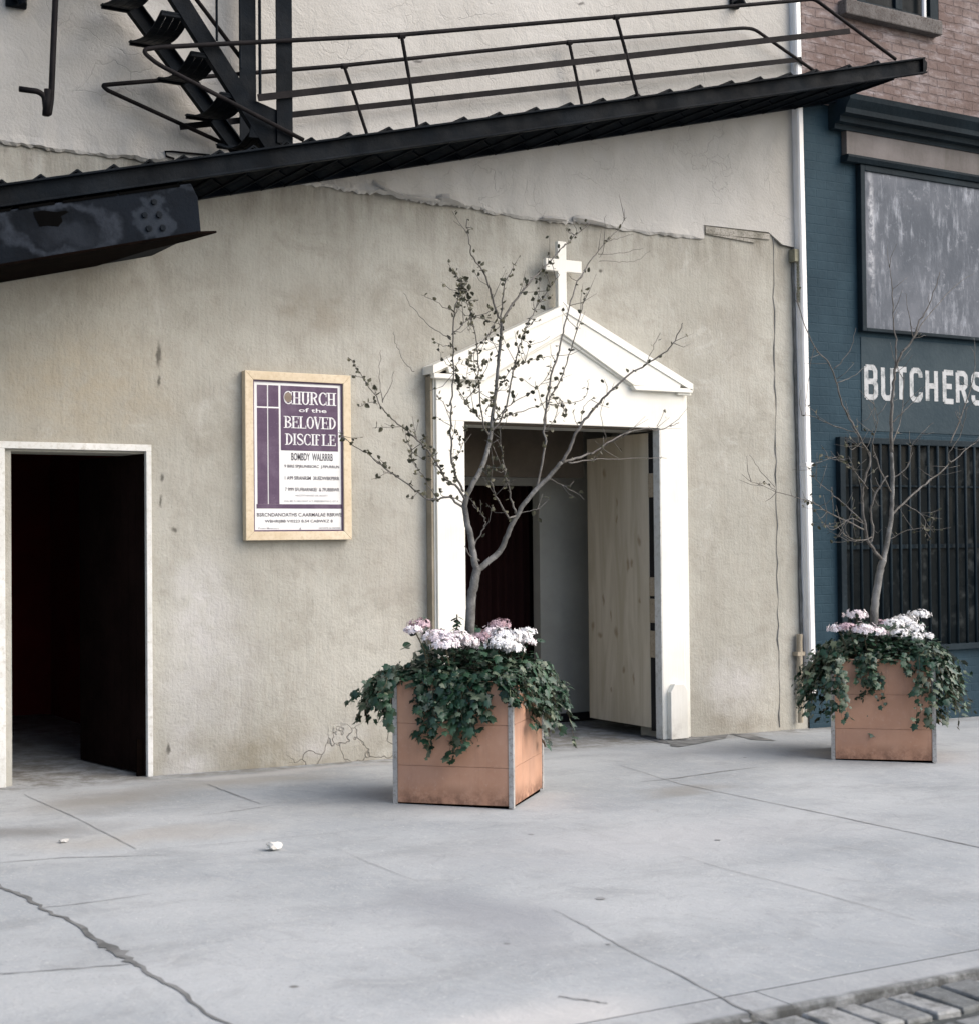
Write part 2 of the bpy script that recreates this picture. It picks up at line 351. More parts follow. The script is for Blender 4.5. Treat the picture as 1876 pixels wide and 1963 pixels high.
# --- church inside
k = NM('plywood', .75, .2)
col = k.mix(k.ramp(k.noise(1.0, 6, .6, k.scaled((8, 8, .9)), 1.2), .3, .7), (.47, .405, .30), (.60, .53, .42))
wq = k.warp(.08, 9)
for i in range(16):
    yy = random.uniform(.15, .9); zz = random.uniform(.2, 2.1)
    col = k.mix(k.math('MULTIPLY', k.spot(wq, (7.08, yy, zz), (9, random.uniform(.015, .04), random.uniform(.03, .09)), .1), .7), col, (.27, .185, .11))
M['ply'] = k.done(col, k.bump(k.noise(1, 4, .6, k.scaled((40, 40, 3))), .001))
M['inwall'] = plain('grey inner wall', (.31, .305, .275), (.385, .378, .34), 2, .85)
M['soffit'] = plain('brown soffit', (.07, .056, .042), (.11, .09, .07), 2, .85)
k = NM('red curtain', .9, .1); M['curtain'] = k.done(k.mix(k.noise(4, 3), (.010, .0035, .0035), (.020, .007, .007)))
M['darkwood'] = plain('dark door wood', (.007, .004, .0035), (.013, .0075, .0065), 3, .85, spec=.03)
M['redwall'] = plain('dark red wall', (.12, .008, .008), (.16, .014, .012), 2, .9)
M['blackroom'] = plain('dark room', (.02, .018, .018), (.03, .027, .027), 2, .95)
M['hinge'] = plain('dark door edge', (.010, .009, .010), (.02, .018, .019), 4, .7)
M['lath'] = plain('old grey lath', (.20, .19, .16), (.40, .38, .34), 8, .9, 40, .006, fine=(.07, .06, .05))
M['rawwood'] = plain('raw timber', (.33, .27, .19), (.42, .35, .26), 6, .8, fine=(.2, .15, .1))
M['cream'] = plain('cream trim', (.60, .60, .57), (.72, .715, .69), 3, .6, fine=(.5, .48, .43))
M['rawstucco'] = plain('unpainted stucco edge', (.27, .235, .175), (.36, .315, .245), 6, .9, 50, .006)
# --- butcher shop
k = NM('whitewashed brick', .92, .15)
X, Y, Z = k.xyz(); X, Y, Z = k.xyz(k.vm('ADD', k.pos, k.vm('MULTIPLY', k.vm('SUBTRACT', k.noisec(7, 4), (.5, .5, .5)), (.030, 0, .030)))); cv = k.n('ShaderNodeCombineXYZ'); k.put(cv.inputs[0], X); k.put(cv.inputs[1], Z)
bt = k.n('ShaderNodeTexBrick'); k.put(bt.inputs['Vector'], cv.outputs[0]); bt.inputs['Scale'].default_value = 1
for a, b in (('Brick Width', .215), ('Row Height', .073), ('Mortar Size', .009), ('Mortar Smooth', .4), ('Bias', 0)): bt.inputs[a].default_value = b
bt.inputs['Color1'].default_value = (.215, .172, .160, 1); bt.inputs['Color2'].default_value = (.18, .138, .128, 1); bt.inputs['Mortar'].default_value = (.155, .125, .122, 1)
col = bt.outputs['Color']
col = k.mix(k.ramp(k.noise(1.6, 6, .72), .40, .62, 0, .85), col, (.15, .108, .098))
col = k.mix(k.ramp(k.noise(12, 5, .75), .48, .7, 0, .7), col, (.10, .078, .074))
col = k.mix(k.ramp(k.noise(1, 7, .75, k.scaled((3, 3, 9))), .47, .66, 0, .8), col, (.32, .285, .29))
M['brick'] = k.done(col, k.bump(k.math('ADD', k.math('MULTIPLY', bt.outputs['Fac'], -1.5), k.noise(30, 5)), .006))
def painted(name, c0, c1, c2, bricky=True):
    k = NM(name, .68, .13); col = k.mix(k.ramp(k.noise(1.3, 6, .65), .35, .7), c0, c1)
    col = k.mix(k.ramp(k.noise(7, 6, .75), .6, .75, 0, .55), col, c2)
    h = k.noise(24, 5)
    if bricky:
        X, Y, Z = k.xyz(); cv = k.n('ShaderNodeCombineXYZ'); k.put(cv.inputs[0], X); k.put(cv.inputs[1], Z)
        bt = k.n('ShaderNodeTexBrick'); k.put(bt.inputs['Vector'], cv.outputs[0]); bt.inputs['Scale'].default_value = 1
        for a, b in (('Brick Width', .215), ('Row Height', .073), ('Mortar Size', .006), ('Mortar Smooth', .8)): bt.inputs[a].default_value = b
        h = k.math('ADD', h, k.math('MULTIPLY', bt.outputs['Fac'], -.35))
    return k.done(col, k.bump(h, .004))
M['teal'] = painted('teal painted brick', (.013, .032, .047), (.024, .050, .069), (.042, .067, .082))
M['tealwood'] = painted('dark teal wood', (.005, .011, .016), (.013, .024, .032), (.035, .048, .056), False)
M['bandpaint'] = painted('grey sign band', (.024, .041, .053), (.042, .061, .072), (.018, .040, .055), False)
k = NM('weathered board', .85, .2)
col = k.mix(k.ramp(k.noise(.9, 6, .65), .35, .7), (.085, .096, .114), (.155, .165, .188))
col = k.mix(k.math('MULTIPLY', k.ramp(k.noise(1, 7, .75, k.scaled((15, 15, 3.5))), .47, .74), k.ramp(k.noise(1.4, 4, .6), .36, .56)), col, (.34, .36, .40))
p0 = at(1655, 420, 0); col = k.mix(k.math('MULTIPLY', k.spot(k.warp(.12, 6), (p0.x+.04, 0, 4.0), (.06, 9, .75), .1), k.ramp(k.noise(6, 5, .7), .4, .6)), col, (.52, .53, .56))
col = k.mix(k.ramp(k.noise(11, 6, .78), .55, .72, 0, .6), col, (.36, .375, .41))
M['board'] = k.done(col, k.bump(k.noise(30, 5, .6), .003))
k = NM('weathered fascia', .85, .2)
col = k.mix(k.ramp(k.noise(1.2, 6, .65), .35, .7), (.12, .11, .105), (.185, .17, .168))
col = k.mix(k.ramp(k.noise(1, 6, .7, k.scaled((6, 6, 1))), .5, .75, 0, .7), col, (.085, .08, .068))
M['fascia'] = k.done(col, k.bump(k.noise(30, 5, .6), .003))
k = NM('shop glass', .3, .05); M['glass'] = k.done(k.mix(k.math('MULTIPLY', k.ramp(k.noise(3.1, 5, .6), .52, .62), k.ramp(k.noise(9, 3, .6), .4, .6)), (.005, .008, .010), (.035, .04, .042)), None, k.ramp(k.noise(3, 5), .4, .6, .15, .5))
k = NM('worn sign paint', .8, .2); M['signpaint'] = k.done(k.mix(k.ramp(k.noise(9, 6, .75), .45, .66, 0, .85), (.45, .46, .47), (.16, .18, .185)))
M['sill'] = plain('stone sill', (.085, .078, .075), (.15, .14, .135), 6, .9, 60, .006, fine=(.05, .036, .03))
M['litter'] = plain('crumpled paper', (.58, .56, .51), (.66, .64, .60), 20, .8)
M['stonebit'] = plain('pale pebble', (.36, .355, .34), (.45, .44, .42), 20, .9)
M['oldmetal'] = plain('verdigris metal', (.16, .155, .11), (.26, .25, .19), 12, .8, 60, .003)
M['roof'] = plain('roof tar', (.06, .06, .06), (.09, .09, .09), 3, .9)

# ================================================================== GROUND
XS = [-80, -3] + [-3+i for i in range(1, 18)] + [90]
def gsheet(mb, y0, y1, dz, xs=XS):
    vs = []; fs = []
    for x in xs: vs += [(x, y0, g(x)+dz), (x, y1, g(x)+dz)]
    for i in range(len(xs)-1): fs.append((2*i, 2*i+2, 2*i+3, 2*i+1))
    mb.add(vs, fs)
KY0, KY1 = -5.44, -5.63
pv = MB(); gsheet(pv, KY0, 14.0, 0)
def strip(mb, pts, w, dz=.003, jit=.3, n=6, wob=.004):
    """a joint or crack lying on the pavement: pts are (x, y, width factor) on the ground"""
    q = []
    for i in range(len(pts)-1):
        for t in range(n):
            a, b = pts[i], pts[i+1]; q.append([lerp(a[j], b[j], t/n) for j in range(3)])
    q.append(list(pts[-1])); vs = []; fs = []
    for i, p in enumerate(q):
        a = q[max(i-1, 0)]; b = q[min(i+1, len(q)-1)]; dx, dy = b[0]-a[0], b[1]-a[1]; L = math.hypot(dx, dy) or 1
        nx, ny = -dy/L, dx/L; off = random.uniform(-wob, wob); ww = .66*w*p[2]*random.uniform(1-jit, 1+jit)/2*(1 if i % 2 else .9)
        for s in (-1, 1):
            x = p[0]+nx*(off+s*ww); y = p[1]+ny*(off+s*ww); vs.append((x, y, g(x)+dz))
    for i in range(len(q)-1): fs.append((2*i, 2*i+1, 2*i+3, 2*i+2))
    mb.add(vs, fs)
def G(x, y, w=1): p = atg(x, y); return (p.x, p.y, w)
pv.cur = 1
strip(pv, [(1.62, -1.6, .5), G(0, 1700, 1), G(40, 1715, 1.3), G(80, 1742, 1.), G(130, 1765, 1), G(185, 1800, 1.6), G(215, 1818, 3.2), G(240, 1836, 2.4), G(270, 1856, 1), G(340, 1900, .9), G(432, 1965, .7), (1.7, -5.43, .7)], .026, wob=.012)
strip(pv, [G(-80, 1885, .6), G(0, 1869, .8), G(120, 1860, .8), G(250, 1850, .7)], .012)
strip(pv, [G(1225, 1500, .4), G(1300, 1492, 1), G(1380, 1480, 1), G(1450, 1472, .5)], .016)
strip(pv, [G(1430, 1938, .8), G(1480, 1966, 1.2)], .02)
strip(pv, [G(1070, 1912, 1), G(1130, 1920, 1.), G(1165, 1926, .6)], .011)
# dark gap and iron edge in front of the church door jamb
for poly in ([(1222, 1411), (1270, 1405), (1284, 1413), (1284, 1426), (1262, 1423)], [(1284, 1419), (1330, 1415), (1396, 1407), (1390, 1415), (1340, 1425), (1300, 1432), (1284, 1430)],
             [(1395, 1406), (1430, 1407), (1488, 1420), (1440, 1418)]):
    pv.add([atg(x, y, .004) for x, y in poly], [tuple(range(len(poly)))])
pv.cur = 2
strip(pv, [G(1188, 1468, .6), G(1302, 1503, 1), G(1600, 1565, 1.2), G(1876, 1625, 1.4), (5.76, -5.43, 1.2)], .012)
strip(pv, [G(1300, 1640, .2), G(1389, 1667, .7), G(1560, 1710, .6), G(1755, 1765, .4)], .010)
strip(pv, [G(1060, 1745, .2), G(1110, 1770, .7), G(1188, 1814, .8), G(1300, 1870, .9), G(1430, 1940, 1.1)], .011)
strip(pv, [G(46, 1524, .6), G(160, 1575, .8), G(260, 1628, .8)], .011)
strip(pv, [G(398, 1504, .8), G(450, 1524, 1), G(500, 1542, .6)], .014)
strip(pv, [G(370, 1566, .4), G(450, 1556, 1), G(520, 1545, .6)], .012)
strip(pv, [G(0, 1655, .6), G(120, 1645, 1), G(330, 1640, .5)], .014)
strip(pv, [G(80, 1742, .8), G(180, 1730, .8), G(290, 1715, .3)], .012)
strip(pv, [G(640, 1625, .2), G(720, 1660, .6), G(800, 1690, .2)], .010)
strip(pv, [G(280, 1630, .3), G(430, 1618, .6), G(640, 1598, .5), G(700, 1590, .3)], .009)
# flat dark bits of dirt
for x, y, r in ((1150, 1722, .03), (1430, 1957, .025), (1165, 1810, .012), (1375, 1610, .02)):
    p = atg(x, y, .003); n = 9; r *= .7
    pv.add([(p.x+r*math.cos(6.283*i/n)*random.uniform(.7, 1.2), p.y+r*1.2*math.sin(6.283*i/n)*random.uniform(.7, 1.2), p.z) for i in range(n)], [tuple(range(n))])
tag(pv.build('pavement', [M['pave'], M['joint'], M['jointlight']]), kind='structure')
# kerb stones
kb = MB(); xk = [-80, -10, -4, -1.2, 1.68, 3.25, 5.76, 8.4, 11, 14, 90]
for i in range(len(xk)-1):
    a, b = xk[i]+.0025, xk[i+1]-.0025; vs = []; nn = max(1, int(min(b-a, 6)/.09)); fs = []
    for j in range(nn+1):
        x = lerp(a, b, j/nn); e_ = random.uniform(-.008, .008); d_ = random.uniform(-.004, .001)
        vs += [(x, KY0-.005, g(x)-.3), (x, KY0-.005, g(x)), (x, KY1+.012+e_, g(x)+.0005), (x, KY1+.003+e_, g(x)-.006+d_), (x, KY1+e_, g(x)-.03), (x, KY1, g(x)-.3)]
    for j in range(nn):
        for q in range(5): fs.append((6*j+q, 6*j+q+1, 6*j+7+q, 6*j+6+q))
    fs += [tuple(range(6)), tuple(6*nn+q for q in range(6))]
    kb.add(vs, fs)
tag(kb.build('kerb', M['kerb']), kind='structure')
kg = MB(); gsheet(kg, KY0+.0, KY0-.012, -.012); tag(kg.build('kerb_joint', M['joint']), kind='structure')
rd = MB(); gsheet(rd, -90, KY1+.02, -.034)
tag(rd.build('road', M['road']), kind='structure')
cb = MB()
for row, (ya, yb) in enumerate(((-5.665, -5.87), (-5.90, -6.08))):
    x = -2.0+.07*row
    while x < 12:
        w = random.uniform(.085, .125); z = g(x)-.010+random.uniform(-.007, .004)-.020*row
        j = lambda: random.uniform(-.008, .008); c = .009
        pts = [(x+j(), yb+j()), (x+w+j(), yb+j()), (x+w+j(), ya+j()), (x+j(), ya+j())]; cxm = x+w/2; cym = (ya+yb)/2
        vs = [(px_, py_, z-.08) for px_, py_ in pts]+[(px_, py_, z-c) for px_, py_ in pts]+[(lerp(px_, cxm, .09), lerp(py_, cym, .06), z+j()*.35) for px_, py_ in pts]
        fs = [(8, 9, 10, 11)]
        for i in range(4):
            n_ = (i+1) % 4; fs += [(i, n_, n_+4, i+4), (i+4, n_+4, n_+8, i+8)]
        cb.add(vs, fs); x += w+random.uniform(.012, .024)
tag(cb.build('cobbled_gutter', M['cobble'], smooth=False, bevel=.004), kind='structure')

# ================================================================== CHURCH
XR = 8.56                                     # right corner of the church front
LD = (2.300, 3.125, 2.045)                    # left doorway x0, x1, top
CD = (5.345, 7.11, 2.300)                    # church doorway
church = thing('church_building', 'plain stucco church front with two dark doorways and peeling pale upper coat', 'building', (4.0, 0, g(4)))
w = MB()
def wall_holes(mb, x0, x1, z0, z1, y, holes):
    xs = sorted({x0, x1, *[h[0] for h in holes], *[h[1] for h in holes]}); zs = sorted({z0, z1, *[h[2] for h in holes], *[h[3] for h in holes]})
    for i in range(len(xs)-1):
        for j in range(len(zs)-1):
            cx_, cz_ = (xs[i]+xs[i+1])/2, (zs[j]+zs[j+1])/2
            if any(h[0] < cx_ < h[1] and h[2] < cz_ < h[3] for h in holes): continue
            mb.add([(xs[i], y, zs[j]), (xs[i+1], y, zs[j]), (xs[i+1], y, zs[j+1]), (xs[i], y, zs[j+1])], [(0, 1, 2, 3)])
H = [(LD[0], LD[1], -1, LD[2]), (CD[0], CD[1], -1, CD[2])]
wall_holes(w, -8, 8.235, -1, 3.99, 0, H)
w.add([(8.235, 0, -1), (8.235, .014, -1), (8.235, .014, 3.99), (8.235, 0, 3.99)], [(0, 1, 2, 3)])
w.add([(8.235, .014, -1), (XR, .014, -1), (XR, .014, 9), (8.235, .014, 9)], [(0, 1, 2, 3)])
w.add([(-8, 0, 3.99), (8.235, 0, 3.99), (8.235, 0, 9), (-8, 0, 9)], [(0, 1, 2, 3)])
for x0, x1, _, zt in H:      # reveals of the openings
    d = .30
    w.add([(x0, 0, -1), (x0, d, -1), (x0, d, zt), (x0, 0, zt), (x1, 0, -1), (x1, d, -1), (x1, d, zt), (x1, 0, zt)], [(0, 1, 2, 3), (4, 5, 6, 7), (3, 2, 6, 7)])
wo = w.build('wall', M['stucco'], church)
rf = MB(); rf.box(-8, XR, .02, 12, 9.0, 9.3); rf.box(-8, -7.7, .02, 12, -1, 9.0); rf.box(-8, XR, 11.7, 12, -1, 9.0); rf.box(XR-.2, XR, .03, 11.7, -1, 9.0); rf.build('roof', M['roof'], church)
# --- pale upper coat with its torn lower edge
edge = [(-900, 170), (-400, 215), (-200, 243), (0, 268), (50, 275), (100, 284), (150, 287), (200, 294), (250, 298), (290, 304), (330, 303), (400, 318), (480, 335), (540, 345), (575, 349), (622, 352), (660, 360), (693, 365), (725, 367),
        (775, 377), (800, 381), (825, 386), (850, 388), (879, 393), (915, 395), (933, 403), (965, 409), (1004, 414), (1050, 421), (1080, 423), (1111, 423), (1133, 426), (1183, 435), (1246, 444), (1300, 449), (1350, 456)]
E3 = []
for i in range(len(edge)-1):
    for t in range(6):
        E3.append((lerp(edge[i][0], edge[i+1][0], t/6), lerp(edge[i][1], edge[i+1][1], t/6)+random.uniform(-1.4, 1.4)))
E3.append(edge[-1])
up = MB(); rows = 5; vs = []; fs = []
import math as _m
for i, (x, y) in enumerate(E3):
    p = at(x, y, -.022); big = math.exp(-((x-745)/45)**2)*1.0+math.exp(-((x-860)/30)**2)*.9+.35*max(0, math.sin(x*.05)+math.sin(x*.021+1))*.4+.06
    if x < 560: big = .12+.10*math.sin(x*.03)
    c = .06*big; r_ = lambda s: random.uniform(-s, s)
    w1 = .004*math.sin(x*.043)+.003*math.sin(x*.11+2)
    vs += [(p.x, -.014, 9.0), (p.x, -.014, p.z+.30), (p.x, -.015+w1*.4-.06*c, p.z+.14), (p.x, -.016-.35*c+w1, p.z+.05), (p.x, -.018-c+w1+r_(.003), p.z+r_(.004)), (p.x, -.008-.5*c+r_(.003), p.z-.016+r_(.009)), (p.x, .0, p.z+.02)]
R = 7
for i in range(len(E3)-1):
    for j in range(R-1): fs.append((i*R+j, i*R+j+1, (i+1)*R+j+1, (i+1)*R+j))
up.add(vs, fs)
# right of the tear: straight piece down to the exposed lath, then over to the pipe
pa = at(1350, 456, -.03); pb = at(1350, 430, -.03); pc = at(1475, 444, -.03); pd = at(1502, 468, -.03); pe = at(1524, 473, -.03)
up.prism([(pa.x, 9), (pa.x, pb.z), (pc.x, pc.z), (pd.x, pd.z), (pe.x, pe.z), (XR-.02, pe.z), (XR-.02, 9)], -.0141, -.001)
up.prism([(pa.x, pa.z), (pa.x, pb.z), (pa.x+.002, pb.z), (pa.x+.002, pa.z)], -.016, -.001)
uo = up.build('upper_coat', M['upper'], church)
# crumpled flaps of the coat standing off the wall
def flap(pts, out):
    fl = MB()
    vs = []; fs = []; n = len(pts)
    for i, (x, y0, y1) in enumerate(pts):
        o = out*math.sin(math.pi*min(.98, (i+.3)/n))
        a = at(x, y0, -.028); b = at(x, (y0+y1)/2, -.03-o); c = at(x, y1, -.03-o*.4); e = at(x, (y0+y1)/2, -.026-o*.5)
        vs += [a, b, c, e]
    for i in range(n-1):
        for j in range(4): fs.append((i*4+j, i*4+(j+1) % 4, (i+1)*4+(j+1) % 4, (i+1)*4+j))
    fl.add(vs, fs); fl.build('torn_flap', M['upper'], church)
flap([(716, 343, 352), (725, 345, 358), (738, 350, 367), (752, 358, 372), (768, 367, 376), (790, 372, 381), (830, 375, 386), (850, 378, 389)], .085)
flap([(836, 374, 384), (848, 370, 386), (862, 371, 388), (878, 378, 392), (890, 386, 395)], .09)
flap([(1098, 414, 423), (1110, 412, 424), (1135, 416, 427), (1165, 426, 433)], .055)
flap([(1040, 414, 420), (1060, 414, 422), (1085, 418, 424)], .05)

for a, b, c, d, yy in (((1352, 433), (1475, 448), (1475, 459), (1352, 447), -.012), ((1352, 448), (1400, 452), (1455, 460), (1445, 465), -.016)):
    ps = [at(*q, yy) for q in (a, b, c, d)]; lt = MB(); lt.prism([(p.x, p.z) for p in ps], yy, -.001); lt.build('exposed_lath', M['lath'], church)
lw_ = MB(); lw_.tube([at(x, y, -.03) for x, y in ((334, 304), (319, 299), (317, 290), (330, 290), (402, 297))], .007, 6); lw_.build('loose_wire', M['rail'], church)
# vertical crack, conduit stub, little metal fixing near the pipe
cr = MB(); pts = []
for i in range(40):
    t = i/39; p = at(lerp(1478, 1488, t)+random.uniform(-.6, .6), lerp(448, 1395, t), 0); pts.append((8.24+random.uniform(-.009, .009), -.003, p.z))
cr.tube(pts, [random.uniform(.0015, .007) for _ in pts], 5); cr.build('wall_seam', M['joint'], church)
cs = MB(); cs.tube([(8.44, -.03, .02), (8.44, -.03, .68), (8.44, -.03, .72)], [.022, .022, .026], 10); cs.box(8.40, 8.48, -.05, .012, .55, .58)
cs.build('conduit', M['rawstucco'], church, smooth=False)

# --- portal (white painted wood door surround)
PY = -.10
def P(x, y, Y=PY): p = at(x, y, Y); return (p.x, p.z)
por = MB()
gl = g(5.2); xl0, xl1 = P(836, 715)[0], P(891, 900)[0]; xr0, xr1 = P(1265, 900)[0], P(1308, 900)[0]; xro = P(1322, 900)[0]
zt = P(1100, 815)[1]; ztl = P(836, 712)[1]
zin = P(1210, 748)[1]
ap = P(1085, 582); el = P(813, 712); er = P(1329, 749); elt = P(818, 699); ert = P(1327, 735)
por.box(xl0, xl1, PY, -.001, gl-.02, zt)                       # left pilaster
por.box(xr0, xr1, PY, -.02, g(7.2)+.012, zt)                  # right pilaster
apy = P(1080, 610)[1]
midx = ap[0]
por.prism([(xl0, zt+.0005), (xr1, zt+.0005), (xr1, zin-.0005), (midx, ap[1]-.10), (xl0, ztl-.0005)], PY, 0)   # frieze and tympanum
portal = por.build('portal', M['white'], church, bevel=.004)
tr = MB(); tr.box(xr1+.002, xro, PY+.03, -.0, g(7.3)+.012, zin-.004); tr.build('edge_trim', M['white'], portal, bevel=.003)
tr = MB(); tr.box(xl0-.012, xl0-.001, PY+.02, 0, gl, ztl-.02); tr.build('edge_trim', M['white'], portal, bevel=.003)
rw = MB(); rw.prism([(xl0-.03, gl), (xl0-.013, gl), (xl0-.013, ztl-.03), (xl0-.03, ztl-.03)], -.075, -.001); rw.build('raw_edge', M['rawstucco'], portal)
def rake(mb, a, b, thick, y0, y1):
    mb.prism([a, b, (b[0], b[1]-thick), (a[0], a[1]-thick)], y0, y1)
pe_ = MB(); oh = -.15
ax, az = P(1085, 582, oh); lx, lz = P(813, 700, -.02)[0], P(818, 699, oh)[1]; rx, rz = P(1328, 736, oh)
th = .055
pe_.prism([(lx, lz), (ax, az), (ax, az-th*1.15), (lx, lz-th)], oh, .0)
pe_.prism([(ax+.0005, az), (rx, rz), (rx, rz-th), (ax+.0005, az-th*1.15)], oh, .0)
h2 = oh+.05; th2 = .030
pe_.prism([(lx+.06, lz-th*.9), (ax, az-th*1.15-.0004), (ax, az-th*1.15-th2), (lx+.06, lz-th-th2*.9)], h2, PY+.001)
pe_.prism([(ax+.0005, az-th*1.15-.0004), (rx-.05, rz-th*.9), (rx-.05, rz-th-th2*.9), (ax+.0005, az-th*1.15-th2)], h2, PY+.001)
pe_.build('raking_cornice', M['white'], portal, bevel=.004)
# inner raking moulding
im = MB(); iy = PY-.04
a0 = P(1078, 639, iy); r1 = P(1214, 738, iy); l1 = P(940, 716, iy)
sl_r = (r1[1]-a0[1])/(r1[0]-a0[0]); sl_l = (az-lz)/(ax-lx)
lp = (P(855, 716, iy)[0], a0[1]-sl_l*(a0[0]-P(855, 716, iy)[0]))
im.prism([(a0[0], a0[1]), (a0[0], a0[1]+.17), (rx-.10, rz+.0+.015), (rx-.12, rz-.045), (r1[0], r1[1])], iy, PY+.001)
Lx = a0[0]-(r1[0]-a0[0]); zL = zin+.012
im.prism([(a0[0]-.0005, a0[1]), (Lx, r1[1]), (lx+.13, lz-.045), (lx+.11, lz+.015), (a0[0]-.0005, a0[1]+.17)], iy, PY+.001)
fz_ = .020
im.prism([(a0[0]-.0005, a0[1]-.0004), (a0[0]-.0005, a0[1]-fz_*1.2), (Lx-.02, r1[1]-fz_), (Lx-.02, r1[1]-.0)], iy+.02, PY+.001)
im.prism([(a0[0], a0[1]-.0004), (a0[0], a0[1]-fz_*1.2), (r1[0]+.02, r1[1]-fz_), (r1[0]+.02, r1[1]-.0)], iy+.02, PY+.001)
im.build('pediment_moulding', M['white'], portal, bevel=.004)
# cornice returns at the eaves
cy = oh+.02
q0 = P(1212, 742, PY-.05)
for pol, ya in (([(q0[0], zin+.03), (rx-.005, zin+.03), (rx-.005, zin-.002), (q0[0]+.03, zin-.002)], PY-.05), ([(rx-.13, rz-th-.001), (rx-.004, rz-th-.001), (rx-.004, rz-th-.03), (rx-.13, rz-th-.03)], cy),
                ([(lx+.006, zL+.03), (Lx, zL+.03), (Lx-.03, zL-.002), (lx+.006, zL-.002)], PY-.05)):
    cr_ = MB(); cr_.prism(pol, ya, PY+.001); cr_.build('cornice_return', M['white'], portal, bevel=.003)
pl = MB(); z1 = P(1295, 1310)[1]
pl.prism([(xr0+.035, g(7.1)+.012), (xr1-.012, g(7.1)+.012), (xr1-.012, z1-.05), (xr1-.05, z1), (xr0+.075, z1), (xr0+.035, z1-.06)], PY-.05, PY-.001)
pl.build('plinth', M['white'], portal, bevel=.006)
tb = MB(); tb.box(xr0-.03, xro+.03, PY-.09, .0, g(7.2)-.05, g(7.2)+.010); tb.build('base_block', M['joint'], portal, bevel=.004)
# bluish-white inner jamb and lintel lining of the doorway
jl = MB(); jl.box(xr0-.006, xr0-.0005, PY+.002, -.02, g(7)+.014, zt-.002); jl.build('jamb_lining', M['cream'], portal)
jl = MB(); jl.box(xl1, CD[1]-.002, PY+.03, .02, zt-.012, zt-.001); jl.build('head_lining', M['soffit'], portal)

# --- vestibule behind the church door
v = MB(); vx0, vx1, vy = 5.1, 7.6, 1.32
v.box(6.87, vx1, vy, vy+.1, -.2, 2.6); v.box(vx0, 5.55, vy, vy+.1, -.2, 2.6)
v.box(5.55, 6.87, vy+.002, vy+.1, 1.93, 2.6)
v.box(vx1, vx1+.1, .302, vy+.1, -.2, 2.6); v.box(vx0-.1, vx0, .302, vy+.1, -.2, 2.6)
for z_ in (.78,): v.box(6.88, vx1-.001, vy-.004, vy, z_, z_+.006)
v.build('vestibule_wall', M['inwall'], church)
v = MB(); v.box(vx0, vx1, .302, vy, 2.45, 2.6); v.box(CD[0]+.001, 7.02, .9, 1.0, 1.98, 2.40) ; v.build('vestibule_ceiling', M['soffit'], church)
sk = MB(); sk.box(6.88, 7.5, vy-.02, vy-.001, g(7), g(7)+.07); sk.build('skirting', M['hinge'], church)
cu = MB(); vs = []; fs = []; n = 90
for i in range(n+1):
    x = 5.5+1.45*i/n; y = vy+.25+.03*math.sin(i*1.35)+.012*math.sin(i*.5)
    vs += [(x, y, g(x)+.03), (x+.004*math.sin(i), y-.01, 1.1), (x, y, 2.2)]
for i in range(n):
    for j in range(2): fs.append((3*i+j, 3*i+j+1, 3*i+4+j, 3*i+3+j))
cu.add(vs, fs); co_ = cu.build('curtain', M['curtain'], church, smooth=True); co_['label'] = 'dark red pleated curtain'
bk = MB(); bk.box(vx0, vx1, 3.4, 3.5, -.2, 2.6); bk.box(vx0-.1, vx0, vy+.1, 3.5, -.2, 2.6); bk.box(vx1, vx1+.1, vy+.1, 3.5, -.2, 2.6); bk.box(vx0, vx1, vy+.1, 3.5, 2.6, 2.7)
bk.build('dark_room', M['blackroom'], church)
# plywood door leaf, opened inwards on the right jamb
dr = MB(); dr.box(7.026, 7.048, .062, .86, .072, 2.285)
door = dr.build('plywood_door', M['ply'], church, bevel=.002); door['label'] = 'raw plywood door leaf standing open'
de = MB(); de.box(7.030, 7.10, -.018, .060, .05, 2.29); de.build('door_edge', M['hinge'], door)
for z0, z1 in ((1.80, 1.98), (1.06, 1.20), (.86, 1.04), (.60, .80)):
    hg = MB(); hg.box(7.019, 7.029, -.012, .055, z0, z1); hg.build('hinge_block', M['rawwood'], door, bevel=.002)
# --- left doorway
fr = MB(); fx0, fx1, ft = P(0, 845, -.03)[0], P(290, 853, -.03)[0], P(290, 852.5, -.03)[1]
a = P(9, 900, -.03)[0]; b = P(277, 900, -.0)[0]; zz = P(270, 865, -.03)[1]
fr.box(fx0-.05, a, -.035, .02, g(2.3)-.02, zz); fr.box(b, fx1, -.035, .004, g(3.1)+.0, zz); fr.box(fx0-.05, fx1, -.0352, .02, zz+.0004, ft)
f_ = fr.build('door_frame', M['cream'], church, bevel=.003); f_['label'] = 'cream painted door frame of the left doorway'
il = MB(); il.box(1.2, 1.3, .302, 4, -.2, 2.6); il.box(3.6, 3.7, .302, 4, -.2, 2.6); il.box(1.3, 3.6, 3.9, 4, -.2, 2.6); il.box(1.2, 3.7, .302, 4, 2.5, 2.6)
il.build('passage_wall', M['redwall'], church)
ld = MB(); n = 9; ha = Vector((b+.012, .012, 0)); hb = Vector((2.985, .90, 0)); dd = (hb-ha)/n
for i in range(n):
    c = ha+dd*(i+.5); ld.obox((c.x, c.y, 1.06), dd*.475, (.018, .002, 0), (0, 0, .985))
ldo = ld.build('door_leaf', M['darkwood'], church); ldo['label'] = 'dark plank door leaf standing open in the left doorway'
kp = MB(); kp.obox((b-.02, .03, .17), (.03, 0, 0), (0, .008, 0), (0, 0, .12)); kp.build('kick_plate', M['rust'], ldo)

